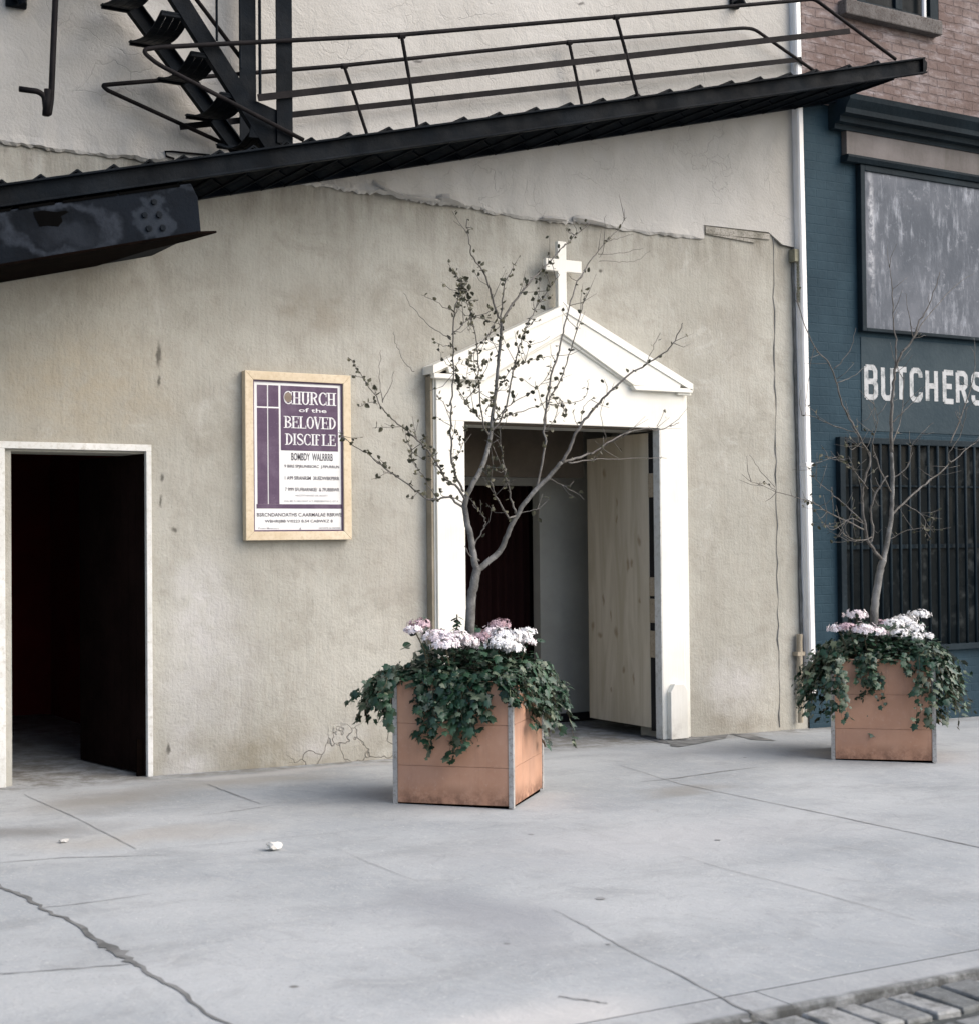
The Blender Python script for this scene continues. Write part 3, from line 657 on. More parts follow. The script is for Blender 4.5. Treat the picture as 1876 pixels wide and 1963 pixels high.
# ================================================================== CROSS
c = thing('cross', 'white wooden cross standing on the peak of the church door gable', 'cross', (midx, -.1, P(1076, 583)[1]))
cm = MB(); cy0, cy1 = -.115, -.075
x0, x1 = P(1066.5, 520)[0], P(1083, 520)[0]; zt_ = P(1074, 463)[1]; zb = az-.035
zm0, zm1 = P(1078, 521)[1], P(1078, 498)[1]; xa, xb = P(1043.5, 508)[0], P(1112, 508)[0]
cm.prism([(x0, zb), (x1, zb), (x1, zm0), (xb, zm0), (xb, zm1), (x1, zm1), (x1, zt_), (x0, zt_), (x0, zm1), (xa, zm1), (xa, zm0), (x0, zm0)], cy0, cy1)
cm.build('cross_body', M['white'], c, bevel=.004)

# ================================================================== lettering
def stroke(mb, pts, wd, y, eps=[0]):
    """pts (x,z) with stroke widths; laid as flat pieces in the plane y"""
    for i in range(len(pts)-1):
        a = Vector(pts[i]); b = Vector(pts[i+1]); d = b-a
        if d.length < 1e-9: continue
        n = Vector((-d.y, d.x)).normalized(); wa = wd[i] if hasattr(wd, '__len__') else wd; wb = wd[i+1] if hasattr(wd, '__len__') else wd
        e = d.normalized()*min(wa, wb)*.12; eps[0] = (eps[0]+1) % 7; yy = y-.00012*eps[0]
        q = [a-e-n*wa/2, b+e-n*wb/2, b+e+n*wb/2, a-e+n*wa/2]
        mb.add([(p.x, yy, p.y) for p in q], [(0, 1, 2, 3)])
def arc(cx, cz, rx, rz, a0, a1, thick, thin, n=14):
    pts = []; wd = []
    for i in range(n+1):
        a = math.radians(lerp(a0, a1, i/n)); pts.append((cx+rx*math.cos(a), cz+rz*math.sin(a))); wd.append(lerp(thin, thick, abs(math.cos(a))**1.3))
    return pts, wd
def serif_glyph(ch, W_=.62):
    """strokes in a box 0..W x 0..1"""
    T, t = .17, .065; sf = .10; out = []
    def st(x, foot=True, top=True, z0=0, z1=1):
        out.append(([(x, z0+t*.4), (x, z1-t*.4)], T))
        if foot: out.append(([(x-T/2-sf, z0+t/2), (x+T/2+sf, z0+t/2)], t))
        if top: out.append(([(x-T/2-sf, z1-t/2), (x+T/2+sf, z1-t/2)], t))
    l = .15; r = W_-.13
    if ch in 'CO':
        if ch == 'O': out.append(arc(W_/2, .5, W_/2-.08, .47, 0, 360, T, t, 26))
        else:
            out.append(arc(W_/2+.03, .5, W_/2-.06, .47, 50, 310, T, t, 22)); out.append(([(W_-.07, .66), (W_-.07, .93)], t)); out.append(([(W_-.07, .07), (W_-.07, .3)], t))
    elif ch == 'H': st(l); st(r); out.append(([(l, .5), (r, .5)], t))
    elif ch == 'U': st(l, foot=False, z0=.28); st(r, foot=False, z0=.28); out.append(arc((l+r)/2, .30, (r-l)/2, .27, 180, 360, T*.85, t, 12))
    elif ch == 'I': st(W_/2)
    elif ch in 'RBPDF':
        st(l)
        if ch == 'D': out.append(arc(l+.02, .5, r-l+.02, .465, -90, 90, T, t, 16))
        if ch in 'RB': out.append(arc(l+.06, .745, r-l-.08, .22, -90, 90, T*.9, t, 12))
        if ch == 'P': out.append(arc(l+.06, .745, r-l-.06, .225, 38, 90, T*.9, t, 6)); out.append(([(l, .5), (l+.24, .5)], t))
        if ch == 'B': out.append(arc(l+.06, .27, r-l-.03, .235, -90, 90, T*.95, t, 12))
        if ch == 'R': out.append(([(l+.2, .52), (r-.02, .12), (r+.08, .03)], [T*.9, T*.9, t])); out.append(([(l, .52), (l+.2, .52)], t))
    elif ch in 'EL':
        st(l, True, True); out.append(([(l, t/2), (r+.06, t/2)], t)); out.append(([(r+.06, 0), (r+.06, .24)], t))
        if ch == 'E': out.append(([(l, 1-t/2), (r+.04, 1-t/2)], t)); out.append(([(r+.04, 1), (r+.04, .78)], t)); out.append(([(l, .52), (r-.07, .52)], t)); out.append(([(r-.07, .40), (r-.07, .64)], t))
    elif ch == 'V':
        out.append(([(.1, 1), (W_/2, 0)], T)); out.append(([(W_-.08, 1), (W_/2, 0)], t)); out.append(([(0, 1-t/2), (.25, 1-t/2)], t)); out.append(([(W_-.2, 1-t/2), (W_, 1-t/2)], t))
    elif ch == 'S':
        p = [(W_-.1, .74), (W_-.13, .88), (W_/2, .965), (.14, .86), (.13, .70), (.25, .57), (W_/2+.06, .47), (W_-.12, .34), (W_-.1, .18), (W_/2, .035), (.13, .10), (.09, .27)]
        q = catmull([Vector(a) for a in p], 3); n = len(q)
        out.append(([tuple(a) for a in q], [lerp(t, T, math.sin(math.pi*i/(n-1))**1.5) for i in range(n)]))
    return out
def serif_word(mb, word, xa, xb, zb, zt, y):
    n = len(word); cw = (xb-xa)/n; h = zt-zb; W_ = .68
    xx = xa; ws = [.55 if c == 'I' else 1 for c in word]; tot = sum(ws)
    for ch, q in zip(word, ws):
        cw = (xb-xa)*q/tot; sx = cw/(W_*(.62 if ch == 'I' else 1)); o = xx - (.19*W_*sx if ch == 'I' else 0)
        for pts, wd in serif_glyph(ch, W_):
            if hasattr(wd, '__len__'): wv = [a*h*.95 for a in wd]
            else: wv = wd*h*.95
            stroke(mb, [(o+a*sx, zb+b*h) for a, b in pts], wv, y)
        xx += cw
def text_mesh(txt, bold=.012):
    cu_ = bpy.data.curves.new('txt', 'FONT'); cu_.body = txt; cu_.size = 1; cu_.resolution_u = 3; cu_.offset = bold
    o = bpy.data.objects.new('txt', cu_); COL.objects.link(o); dg = bpy.context.evaluated_depsgraph_get(); dg.update()
    me = bpy.data.meshes.new_from_object(o.evaluated_get(dg)); vs = [v_.co.copy() for v_ in me.vertices]; fs = [tuple(p_.vertices) for p_ in me.polygons]
    bpy.data.objects.remove(o); bpy.data.curves.remove(cu_); bpy.data.meshes.remove(me); return vs, fs
def text_line(mb, txt, xa, xb, zb, zt, y):
    vs, fs = text_mesh(txt)
    x0 = min(v_.x for v_ in vs); x1 = max(v_.x for v_ in vs); z0 = min(v_.y for v_ in vs); z1 = max(v_.y for v_ in vs)
    mb.add([(xa+(v_.x-x0)/(x1-x0)*(xb-xa), y, zb+(v_.y-z0)/(z1-z0)*(zt-zb)) for v_ in vs], fs)

# ================================================================== NOTICE BOARD
BY = -.045
def B(x, y, Y=BY): p = at((900+x*.4329)/2.087, (1400+y*.4329)/2.087, Y); return (p.x, p.z)
bx0, bx1 = B(190, 900, -.06)[0], B(1168, 900, -.06)[0]; bz1, bz0 = B(680, 212, -.06)[1], B(680, 1757, -.06)[1]
nb = thing('notice_board', 'framed purple and white church poster hanging between the two doorways', 'notice board', ((bx0+bx1)/2, 0, bz0))
fw = .056; fm = MB()
o4 = [(bx0, bz0), (bx1, bz0), (bx1, bz1), (bx0, bz1)]; i4 = [(bx0+fw, bz0+fw), (bx1-fw, bz0+fw), (bx1-fw, bz1-fw), (bx0+fw, bz1-fw)]
for i in range(4):
    j = (i+1) % 4; fm.prism([o4[i], o4[j], i4[j], i4[i]], -.062, -.002)
fm.build('frame', M['pine'], nb, bevel=.003)
ln = MB(); e = .010; j4 = [(bx0+fw+e, bz0+fw+e), (bx1-fw-e, bz0+fw+e), (bx1-fw-e, bz1-fw-e), (bx0+fw+e, bz1-fw-e)]
for i in range(4):
    j = (i+1) % 4; ln.prism([i4[i], i4[j], j4[j], j4[i]], -.050, -.002)
ln.build('inner_fillet', M['purple'], nb)
pp = MB(); pp.box(bx0+fw, bx1-fw, BY+.002, -.004, bz0+fw, bz1-fw); poster = pp.build('poster', M['paper'], nb)
pu = MB()
def rect(mb, x0, x1, yt, yb, y):
    p = B((x0+x1)/2, yt); q = B((x0+x1)/2, yb); mb.add([(B(x0, 900)[0], y, q[1]), (B(x1, 900)[0], y, q[1]), (B(x1, 900)[0], y, p[1]), (B(x0, 900)[0], y, p[1])], [(0, 1, 2, 3)])
yb_ = BY+.0005
for r_ in ((301, 394, 322, 520), (405, 500, 326, 524), (300, 395, 534, 1424), (404, 502, 538, 1424), (519, 1047, 340, 933), (290, 1083, 1426, 1466)): rect(pu, *r_, yb_)
pu.build('purple_print', M['purple'], poster)
wt = MB(); yw = BY-.0008
def L(word, xa, xb, yt, yb): 
    m_ = (xa+xb)/2; serif_word(wt, word, B(xa, 900)[0], B(xb, 900)[0], B(m_, yb)[1], B(m_, yt)[1], yw)
L('CHURCH', 545, 1026, 388, 508); L('BELOVED', 550, 1028, 617, 728); L('DISCIPLE', 560, 1028, 777, 882)
text_line(wt, 'of the', B(685, 600)[0], B(940, 600)[0], B(810, 578)[1], B(810, 540)[1], yw)
wt.build('white_lettering', M['wink'], poster)
bs = MB(); p = B(583, 437); n = 20; bs.add([(p[0]+.027*math.cos(6.283*i/n), yw-.0012, p[1]+.032*math.sin(6.283*i/n)) for i in range(n)], [tuple(range(n))]); bs.build('round_sticker', M['brownspot'], poster)
it = MB()
def T(mb, txt, xa, xb, yt, yb): m_ = (xa+xb)/2; text_line(mb, txt, B(xa, 900)[0], B(xb, 900)[0], B(m_, yb)[1], B(m_, yt)[1], yb_)
T(it, 'BOMBDY  WALRRRB', 615, 998, 955, 1024); it.build('dark_lettering', M['ink'], poster)
it = MB()
for a_ in (('9 BIRE SPJRUNBSORC  J.FIPURRUN', 550, 1056, 1064, 1098), ('1 A99 SIRANRSM  3IUEDWBKPBRR', 553, 1056, 1168, 1202), ('7 9I99 SFUFBARNKIE/  & 7FUBBBWR', 555, 1056, 1274, 1307), ('BSRCNDANOATHS C.AARMALAE RBRWE', 293, 1075, 1506, 1540), ('WBHRIJBB V/0223 B.S4 CABWKZ 8', 365, 992, 1569, 1603)):
    it = MB(); T(it, *a_); it.build('line_of_lettering', M['ink'], poster)
for a_ in (('NUCSTFTHENOST OR. ALOSTT', 652, 948, 1338, 1354), ('CUL MC 9, NECONVT A T. PRESOENTOS C. OT A', 548, 1045, 1390, 1408), ('Prose Mowocrt', 305, 495, 1640, 1656), ('NEDOSTE: 06 DROWN', 865, 1062, 1638, 1656)):
    it = MB(); T(it, *a_); it.build('small_lettering', M['greyink'], poster)
it = MB(); p = B(697, 1660); it.add([(p[0]-.006, yb_, p[1]), (p[0]+.008, yb_, p[1]), (p[0], yb_, p[1]+.018)], [(0, 1, 2)])
it.build('printed_emblem', M['greyink'], poster)

# ================================================================== DOWNPIPE
dp = thing('downpipe', 'white square downpipe running down the corner between church and butcher shop', 'drainpipe', (8.6, -.06, .3))
d_ = MB(); pyf = -.085; px0, px1 = at(1524, 620, 0).x, at(1549, 620, pyf).x; zref = at(1549, 620, pyf).z; LEAN = .0135
zs = [-.02+i*.35 for i in range(27)]
prof = [(px0, .010), (px0, -.016), (px0+.006, -.021), (px0, -.026), (px0, -.040), (px0+.006, -.045), (px0, -.050), (px0, -.074), (px0+.010, pyf), (px1-.008, pyf), (px1, -.076), (px1, .010)]
n = len(prof); vs = [(a+LEAN*(zref-z), b, z) for z in (.25, 9.0) for a, b in prof]
d_.add(vs, [(i, (i+1) % n, n+(i+1) % n, n+i) for i in range(n)]+[tuple(range(n)), tuple(range(n, 2*n))]); d_.build('pipe', M['pipe'], dp)
d_ = MB(); p = at(1523, 490, -.03); d_.box(p.x-.03, p.x+.06, -.06, .012, p.z-.05, p.z+.05); d_.build('bracket', M['oldmetal'], dp, bevel=.004)
d_ = MB(); d_.box(px0+.014, px1+.034, -.089, 0.01, 2.05, 2.08); d_.build('strap', M['pipe'], dp, bevel=.003)
d_ = MB(); pts = [(p.x+.02, -.045, p.z-.05-.012*i) for i in range(28)]; d_.tube(pts, [.016 if i % 2 else .011 for i in range(28)], 8); d_.build('bracket_rod', M['oldmetal'], dp)
d_ = MB(); d_.tube([(px0-.012+LEAN*(zref-z*.1)+random.uniform(-.004, .004), -.0, z*.1) for z in range(3, 90)], [random.uniform(.008, .014) for z in range(3, 90)], 5); d_.build('old_seam', M['joint'], dp)

# ================================================================== BUTCHER SHOP
shop = thing('butcher_shop', 'teal painted brick butcher shop with boarded panel and barred window right of the church', 'building', (12, 0, -.08))
sx = 20.0
s_ = MB(); s_.box(8.561, sx, .03, 12, -1, 9.2); s_.build('wall_core', M['brick'], shop)
WX0, WX1, WZ = at(1640, 10, 0).x, at(1797, 50, 0).x, at(1645, 6, -.05).z             # upper window
s_ = MB(); ub = 5.02; 
def wh(mb, x0, x1, z0, z1, y, holes, depth):
    wall_holes(mb, x0, x1, z0, z1, y, holes)
    for h in holes: mb.add([(h[0], y, h[2]), (h[0], y+depth, h[2]), (h[0], y+depth, h[3]), (h[0], y, h[3]), (h[1], y, h[2]), (h[1], y+depth, h[2]), (h[1], y+depth, h[3]), (h[1], y, h[3])], [(0, 1, 2, 3), (4, 5, 6, 7), (3, 2, 6, 7), (0, 1, 5, 4)])
wh(s_, 8.562, sx, 5.0, 9.2, -.012, [(WX0, WX1, WZ, 7.5)], .04)
s_.add([(8.562, -.012, 5.0), (8.562, .03, 5.0), (sx, .03, 5.0), (sx, -.012, 5.0)], [(0, 1, 2, 3)]); s_.build('upper_brick_wall', M['brick'], shop)
s_ = MB(); wx0, wx1, wz0, wz1 = 8.885, 12.4, .52, 2.30
wh(s_, 8.562, sx, -1, 4.999, 0, [(wx0, wx1, wz0, wz1)], .028); s_.build('teal_wall', M['teal'], shop)
# cornice
cx0 = at(1620, 185, -.2).x
s_ = MB(); prof = [(-.001, 4.86), (-.07, 4.86), (-.08, 4.90), (-.13, 4.905), (-.14, 4.95), (-.20, 4.96), (-.205, 5.0), (-.25, 5.06), (-.26, 5.10), (-.12, 5.135), (-.001, 5.135)]
def mould(mb, prof, x0, x1):
    n = len(prof); mb.add([(x, a, b) for x in (x0, x1) for a, b in prof], [(i, (i+1) % n, n+(i+1) % n, n+i) for i in range(n)]+[tuple(range(n)), tuple(range(n, 2*n))])
mould(s_, [(a, b-.06) for a, b in prof], cx0, sx); s_.build('cornice', M['tealwood'], shop)
s_ = MB(); fx = at(1622, 250, -.06).x; s_.box(fx, sx, -.06, -.001, at(1640, 297, -.06).z, 4.80); s_.build('fascia_board', M['fascia'], shop)
s_ = MB(); zf = at(1640, 297, -.08).z; mould(s_, [(-.001, zf-.055), (-.075, zf-.055), (-.095, zf-.02), (-.095, zf-.002), (-.001, zf-.002)], fx-.015, sx); s_.build('fascia_moulding', M['tealwood'], shop)
# big boarded panel
a = at(1647, 300, -.05); b = at(1650, 634, -.05); px1_ = a.x+2.6; zt2, zb2 = zf-.058, at(1650, 634, -.05).z
s_ = MB(); f = .05
for q in ((a.x, a.x+f, zb2, zt2), (px1_-f, px1_, zb2, zt2)): s_.box(q[0], q[1], -.06, -.001, q[2], q[3])
s_.box(a.x+f, px1_-f, -.0595, -.001, zt2-f, zt2); s_.box(a.x+f, px1_-f, -.0595, -.001, zb2, zb2+.03)
pf = s_.build('panel_frame', M['tealwood'], shop, bevel=.005)
s_ = MB(); s_.box(a.x+f, px1_-f, -.045, -.001, zb2+.03, zt2-f); s_.build('weathered_panel', M['board'], shop)
# sign band and lettering
s_ = MB(); gx = at(1650, 700, -.004).x; s_.box(gx, gx+2.3, -.006, -.0005, 2.36, zb2-.04); sb = s_.build('sign_band', M['bandpaint'], shop)
s_ = MB(); za, zb3 = at(1660, 766, -.01).z, at(1660, 698, -.01).z
def sans(ch):
    t = .0; k_ = .13; z0, z1 = .0, 1.0
    A = [(0, 0), (0, 1)]
    return {'B': [[(0, 0), (0, 1), (.62, 1), (.8, .9), (.8, .62), (.62, .53), (0, .53)], [(.62, .53), (.85, .42), (.85, .1), (.65, 0), (0, 0)]],
            'U': [[(0, 1), (0, .12), (.18, 0), (.65, 0), (.83, .12), (.83, 1)]], 'T': [[(-.05, 1), (.88, 1)], [(.415, 1), (.415, 0)]],
            'C': [[(.83, .78), (.83, .88), (.65, 1), (.18, 1), (0, .88), (0, .12), (.18, 0), (.65, 0), (.83, .12), (.83, .24)]],
            'H': [[(0, 0), (0, 1)], [(.83, 0), (.83, 1)], [(0, .5), (.83, .5)]], 'E': [[(.8, 1), (0, 1), (0, 0), (.8, 0)], [(0, .52), (.65, .52)]],
            'R': [[(0, 0), (0, 1), (.62, 1), (.82, .9), (.82, .6), (.62, .5), (0, .5)], [(.45, .5), (.86, 0)]],
            'S': [[(.82, .78), (.82, .88), (.65, 1), (.18, 1), (0, .88), (0, .64), (.15, .54), (.68, .47), (.83, .36), (.83, .12), (.65, 0), (.18, 0), (0, .12), (0, .24)]]}[ch]
xs_ = [at(x, 740, -.01).x for x in (1657, 1689, 1715, 1744, 1774, 1807, 1832, 1862)]; lw_ = .128; tk = .046
for ch, x in zip('BUTCHERS', xs_):
    for pl_ in sans(ch): stroke(s_, [(x+.02+p_[0]*lw_, za+tk/2+p_[1]*(zb3-za-tk)) for p_ in pl_], tk, -.008)
s_.build('painted_lettering', M['signpaint'], sb)
# barred window
s_ = MB(); s_.box(wx0, wx0+.06, -.05, .027, wz0, wz1); s_.box(wx1-.06, wx1, -.05, .027, wz0, wz1); s_.box(wx0+.06, wx1-.06, -.055, .027, wz1-.05, wz1); s_.box(wx0-.02, wx1+.02, -.07, .027, wz0, wz0+.05)
win = s_.build('barred_window', M['tealwood'], shop, bevel=.004)
s_ = MB(); s_.box(wx0+.06, wx1-.06, .015, .026, wz0+.05, wz1-.05); s_.build('glass', M['glass'], win)
s_ = MB(); s_.box(wx0+.06, wx1-.06, -.012, .012, 1.385, 1.42); s_.box(wx0+.06, wx1-.06, -.012, .012, 1.9, 1.915); s_.build('cross_rail', M['tealwood'], win)
x = wx0+.11
while x < wx1-.08:
    s_ = MB(); s_.tube([(x+random.uniform(-.006, .006), -.045, wz0+.05), (x, -.05, wz1-.05)], .013, 8); s_.build('bar', M['tealwood'], win, smooth=True); x += .112
# upper window
s_ = MB(); s_.box(WX0, WX0+.10, -.01, .027, WZ, 7.5); s_.box(WX1-.10, WX1, -.01, .027, WZ, 7.5); s_.box(WX0+.10, WX1-.10, -.008, .027, WZ, WZ+.05); s_.box(WX0+.45, WX0+.53, -.009, .027, WZ+.05, 7.5)
uw = s_.build('upper_window', M['tealwood'], shop, bevel=.004)
s_ = MB(); s_.box(WX0+.1, WX1-.1, .015, .025, WZ+.05, 7.5); s_.build('upper_glass', M['glass'], uw)
qa, qb = at(1621, 24, -.10), at(1807, 66, -.10)
s_ = MB(); s_.box(qa.x, qb.x, -.10, -.0005, qa.z, WZ-.001); s_.build('upper_sill', M['sill'], uw, bevel=.01)
s_ = MB(); s_.tube([(WX1-.2, -.03, WZ), (WX1-.2, -.03, 7.4)], .02, 8); s_.build('window_bar', M['pipe'], uw)

# ================================================================== COUNTERBALANCED DROP STAIR
NY, FY = -.90, -.10
A0 = at(-260, 396, NY); A0 = at(0, 355, NY)
def top(X): return at(0, 355, NY).z+(X-at(0, 355, NY).x)*SL
pA = at(0, 355, NY); pB = at(1763, 112, NY); SL = (pB.z-pA.z)/(pB.x-pA.x); HG = .122
X0, X1 = pA.x-2.2, pB.x
ang = math.atan(SL); du = Vector((math.cos(ang), 0, math.sin(ang))); dn = Vector((-math.sin(ang), 0, math.cos(ang)))
ds = thing('drop_stair', 'black iron counterbalanced fire escape stair swung up across the church front', 'fire escape', (X0+2, -.5, top(X0+2)-.2))
def channel(mb, y, out, x0, x1):
    def pt(X, off, yy): p = Vector((X, yy, top(X))); return p-dn*off
    hN = HG*math.cos(ang); t = .010; fl_ = .042*out
    a, b = Vector((x0, 0, top(x0))), Vector((x1, 0, top(x1)))
    for o0, o1, ya, yb in ((0, hN, y, y-t*out if False else y+t), ):
        mb.obox(((a+b)/2+Vector((0, y, 0))-dn*hN/2), (b-a)/2, Vector((0, t/2, 0)), dn*hN/2)
    for off in (t/2, hN-t/2):
        mb.obox(((a+b)/2+Vector((0, y+fl_/2, 0))-dn*off), (b-a)/2*1.0003, Vector((0, abs(fl_)/2+t*.55, 0)), dn*t*.62)
c_ = MB(); channel(c_, NY, -1, X0, X1); c_.build('stringer', M['iron'], ds, bevel=.003)
c_ = MB(); channel(c_, FY, 1, X0, X1-.12); c_.build('stringer', M['iron'], ds, bevel=.003)
# ragged end plate of the near stringer
c_ = MB(); e0 = Vector((X1, NY-.02, top(X1)))
c_.prism([(X1+.002, top(X1)+.004), (X1+.03, top(X1)+.012), (X1+.02, top(X1)-.012), (X1+.045, top(X1)-.03), (X1+.04, top(X1)-.085), (X1+.02, top(X1)-HG+.01), (X1+.002, top(X1)-HG)], NY-.03, NY+.01); c_.build('end_plate', M['iron'], ds)
# treads, tipped because the flight is swung up
teeth = [-120, -50, 20, 95, 165, 235, 303, 368, 437, 502, 565, 612, 683, 760, 830, 903, 970, 1040, 1105, 1167, 1233, 1295, 1353, 1413, 1468, 1525, 1575, 1638, 1692]
for tx in teeth:
    ty = 355+(112-355)/1763*tx; p = at(tx, ty, NY); Xc = p.x+.02; 
    tA = math.radians(-31); u = Vector((math.cos(tA), 0, math.sin(tA))); n_ = Vector((-u.z, 0, u.x))
    cpos = Vector((Xc+.02, (NY+FY)/2, top(Xc)-.038)); ly = Vector((0, (FY-NY)/2-.008, 0))
    c_ = MB(); wdt = .105
    for q in range(4):
        c_.obox(cpos+u*((q-1.5)*.050), u*.0235, ly, n_*.005)
    wdt = .100; e = cpos-u*wdt; kk = Vector((-.77, 0, -.64)); kn = Vector((-.64, 0, .77)); c_.obox(e+kk*.03, kk*.032, ly, kn*.004); e = cpos+u*wdt; c_.obox(e-n_*.006+u*.002, u*.004, ly, n_*.012)
    for yy in (NY+.02, (NY+FY)/2, FY-.02): c_.obox(cpos-n_*.008+Vector((0, yy-cpos.y, 0)), u*wdt, Vector((0, .008, 0)), n_*.004)
    c_.build('tread', M['iron'], ds)
# handrails
def rnd(pts, r=.05, n=5):
    out = [pts[0]]
    for i in range(1, len(pts)-1):
        a, b, c = pts[i-1], pts[i], pts[i+1]; da = (a-b); dc = (c-b); ra = min(r, da.length*.45, dc.length*.45)
        p0 = b+da.normalized()*ra; p1 = b+dc.normalized()*ra
        for k_ in range(n+1):
            t = k_/n; out.append((1-t)**2*p0+2*t*(1-t)*b+t*t*p1)
    out.append(pts[-1]); return out
def handrail(pix, Y, posts, bar, bw):
    r = MB(); pts = [at(x, y, Y) for x, y in pix]; r.tube(rnd(pts, .05), .0135, 8); o = r.build('handrail', M['rail'], ds, smooth=True)
    for (a, b) in posts:
        q = MB(); pa_, pb_ = at(*a, Y), at(*b, Y); q.tube([pa_, lerp(pa_, pb_, .5)+Vector((.004, .003, 0)), pb_+(pb_-pa_)*.1], .0115, 8)
        q.tube([pa_+Vector((-.02, 0, -.005)), pa_+Vector((.02, 0, .004))], .019, 8); q.build('baluster', M['rail'], o, smooth=False)
    q = MB(); a, b = at(*bar[0], Y), at(*bar[1], Y); q.bar(a, b, bw, (0, 0, 1), .010); q.build('mid_rail', M['rail'], o)
handrail([(582, 268), (300, 121), (270, 95), (305, 90), (770, 66), (1180, 31), (1520, 1), (1560, -3), (1716, 113)], NY, [((770, 68), (798, 232)), ((1180, 32), (1220, 180))], ((495, 187), (1628, 59)), .040)
handrail([(458, 288), (205, 172), (196, 163), (215, 161), (660, 125), (1090, 80), (1425, 53), (1445, 55), (1562, 137)], FY, [((660, 126), (702, 252)), ((1090, 81), (1114, 198))], ((345, 243), (1535, 113)), .038)
# counterweight box
cw = MB(); by0, by1 = -.955, -.13; b0, b1 = at(0, 404, by0), at(370, 351, by0); bb1 = at(386, 445, by0); bb0 = at(0, 509, by0); s2 = (bb1.z-bb0.z)/(bb1.x-bb0.x)
xl = X0+.2
poly = [(xl, b0.z+(xl-b0.x)*SL), (b1.x-.01, b1.z), (at(380, 372, by0).x, at(380, 378, by0).z), (bb1.x, bb1.z+.01), (bb1.x-.003, bb1.z), (xl, bb0.z+(xl-bb0.x)*s2)]
cw.prism(poly, by0, by1)
cwo = cw.build('counterweight', M['ironworn'], ds, bevel=.008)
q = MB()
zl = lambda X: bb0.z+(X-bb0.x)*s2-.004
q.add([(xl, by0-.01, zl(xl)), (bb1.x-.02, by0-.01, zl(bb1.x-.02)), (bb1.x+.14, by0+.12, zl(bb1.x+.14)+.0), (bb1.x+.02, by0+.3, zl(bb1.x+.02)), (bb1.x-.16, by0+.42, zl(bb1.x-.16)), (bb1.x-.35, by1, zl(bb1.x-.35)), (xl, by1, zl(xl))], [tuple(range(7))])
qo = q.build('bottom_plate', M['rust'], cwo); sm = qo.modifiers.new('solid', 'SOLIDIFY'); sm.thickness = .012; sm.offset = -1
q = MB()
hp = [(64, 406), (80, 403), (108, 406), (125, 403), (132, 406), (117, 414), (120, 424), (112, 434), (92, 432), (76, 434), (70, 422), (66, 414)]
q.add([at(x, y, by0-.002) for x, y in hp], [tuple(range(len(hp)))]); q.build('rust_hole', M['hole'], cwo)
for x, y in ((295, 387), (277, 412), (305, 412), (285, 438), (312, 437)):
    q = MB(); p = at(x, y, by0-.004); q.tube([p+Vector((0, .004, 0)), p-Vector((0, .01, 0))], .016, 8); q.build('bolt', M['iron'], cwo)
for x0_, x1_ in ((0, 20), (36, 105), (120, 225), (228, 345)):
    q = MB(); a_, b_ = at(x0_, 404-x0_*.143, by0-.004), at(x1_, 404-x1_*.143, by0-.004); q.bar(a_, b_, .014, (0, 0, 1), .004); q.build('rust_slot', M['hole'], cwo)

# ================================================================== UPPER FIXED STAIR
us = thing('fixed_stair', 'steep black iron fire escape flight coming down to the swung up stair', 'fire escape', (3.6, -.5, 3.9))
SYN, SYF = -.86, -.14
n0, n1 = at(346, 0, SYN), at(512, 262, SYN); f0, f1 = at(243, 0, SYF), at(452, 283, SYF)
def extend(a, b, t): return a+(b-a)*t
for a, b in ((n0, n1), (f0, f1)):
    c_ = MB(); d = (b-a).normalized(); side = Vector((-d.z, 0, d.x)); A_ = a-d*1.6; B_ = b+d*.10
    c_.bar(A_, B_, .10, side, .010)
    for s in (-1, 1):
        c_.bar(A_+side*s*.0465+Vector((0, (.02 if a is n0 else -.02), 0)), B_+side*s*.0465+Vector((0, (.02 if a is n0 else -.02), 0)), .04, (0, 1, 0), .007)
    c_.build('stringer', M['iron'], us)
for i in range(-7, 4):
    a = at(338+56*i, 25+78*i, SYN); b = at(274+53.5*i, 84+70*i, SYF)
    if i == 3: a = at(505, 258, SYN); b = at(440, 280, SYF)
    c_ = MB()
    for q in range(4):
        off = (q-1.5)*.046; pts = []
        for s in range(9):
            t = s/8; p = lerp(a, b, t); pts.append(Vector((p.x+off, p.y, p.z-.07*math.sin(math.pi*t)*(1-.4*t))))
        for s in range(8): c_.bar(pts[s], pts[s+1]+(pts[s+1]-pts[s])*.03, .041, (1, 0, 0), .008)
    for p in (lerp(a, b, .02), lerp(a, b, .98)): c_.obox(p+Vector((0, 0, -.008)), (.085, 0, 0), (0, .012, 0), (0, 0, .014))
    c_.build('tread', M['iron'], us)
def vbar(name, x, y1, Y, wpx, mat='iron'):
    a, b = at(x, y1, Y), at(x, 0, Y); ww = at(x+wpx/2, 200, Y).x-at(x-wpx/2, 200, Y).x; c_ = MB()
    if wpx > 10: c_.box(a.x-ww/2, a.x+ww/2, Y-.006, Y+.006, a.z, 6.4)
    else: c_.tube([a, (a.x, Y, 6.4)], ww/2, 8)
    c_.build(name, M[mat], us)
vbar('hanger', 476, 290, SYF-.012, 31); vbar('hanger', 546, 275, SYN-.012, 30)
vbar('hanger_rod', 461, 130, SYF-.03, 5); vbar('hanger_rod', 499, 190, SYF-.03, 6); vbar('hanger_rod', 416, 78, SYN-.03, 5)
c_ = MB(); a, b = at(378, 0, SYF), at(463, 112, SYF); d = (b-a).normalized(); c_.tube([a-d*1.5, b+d*.1], .014, 8); c_.build('stair_handrail', M['rail'], us, smooth=True)
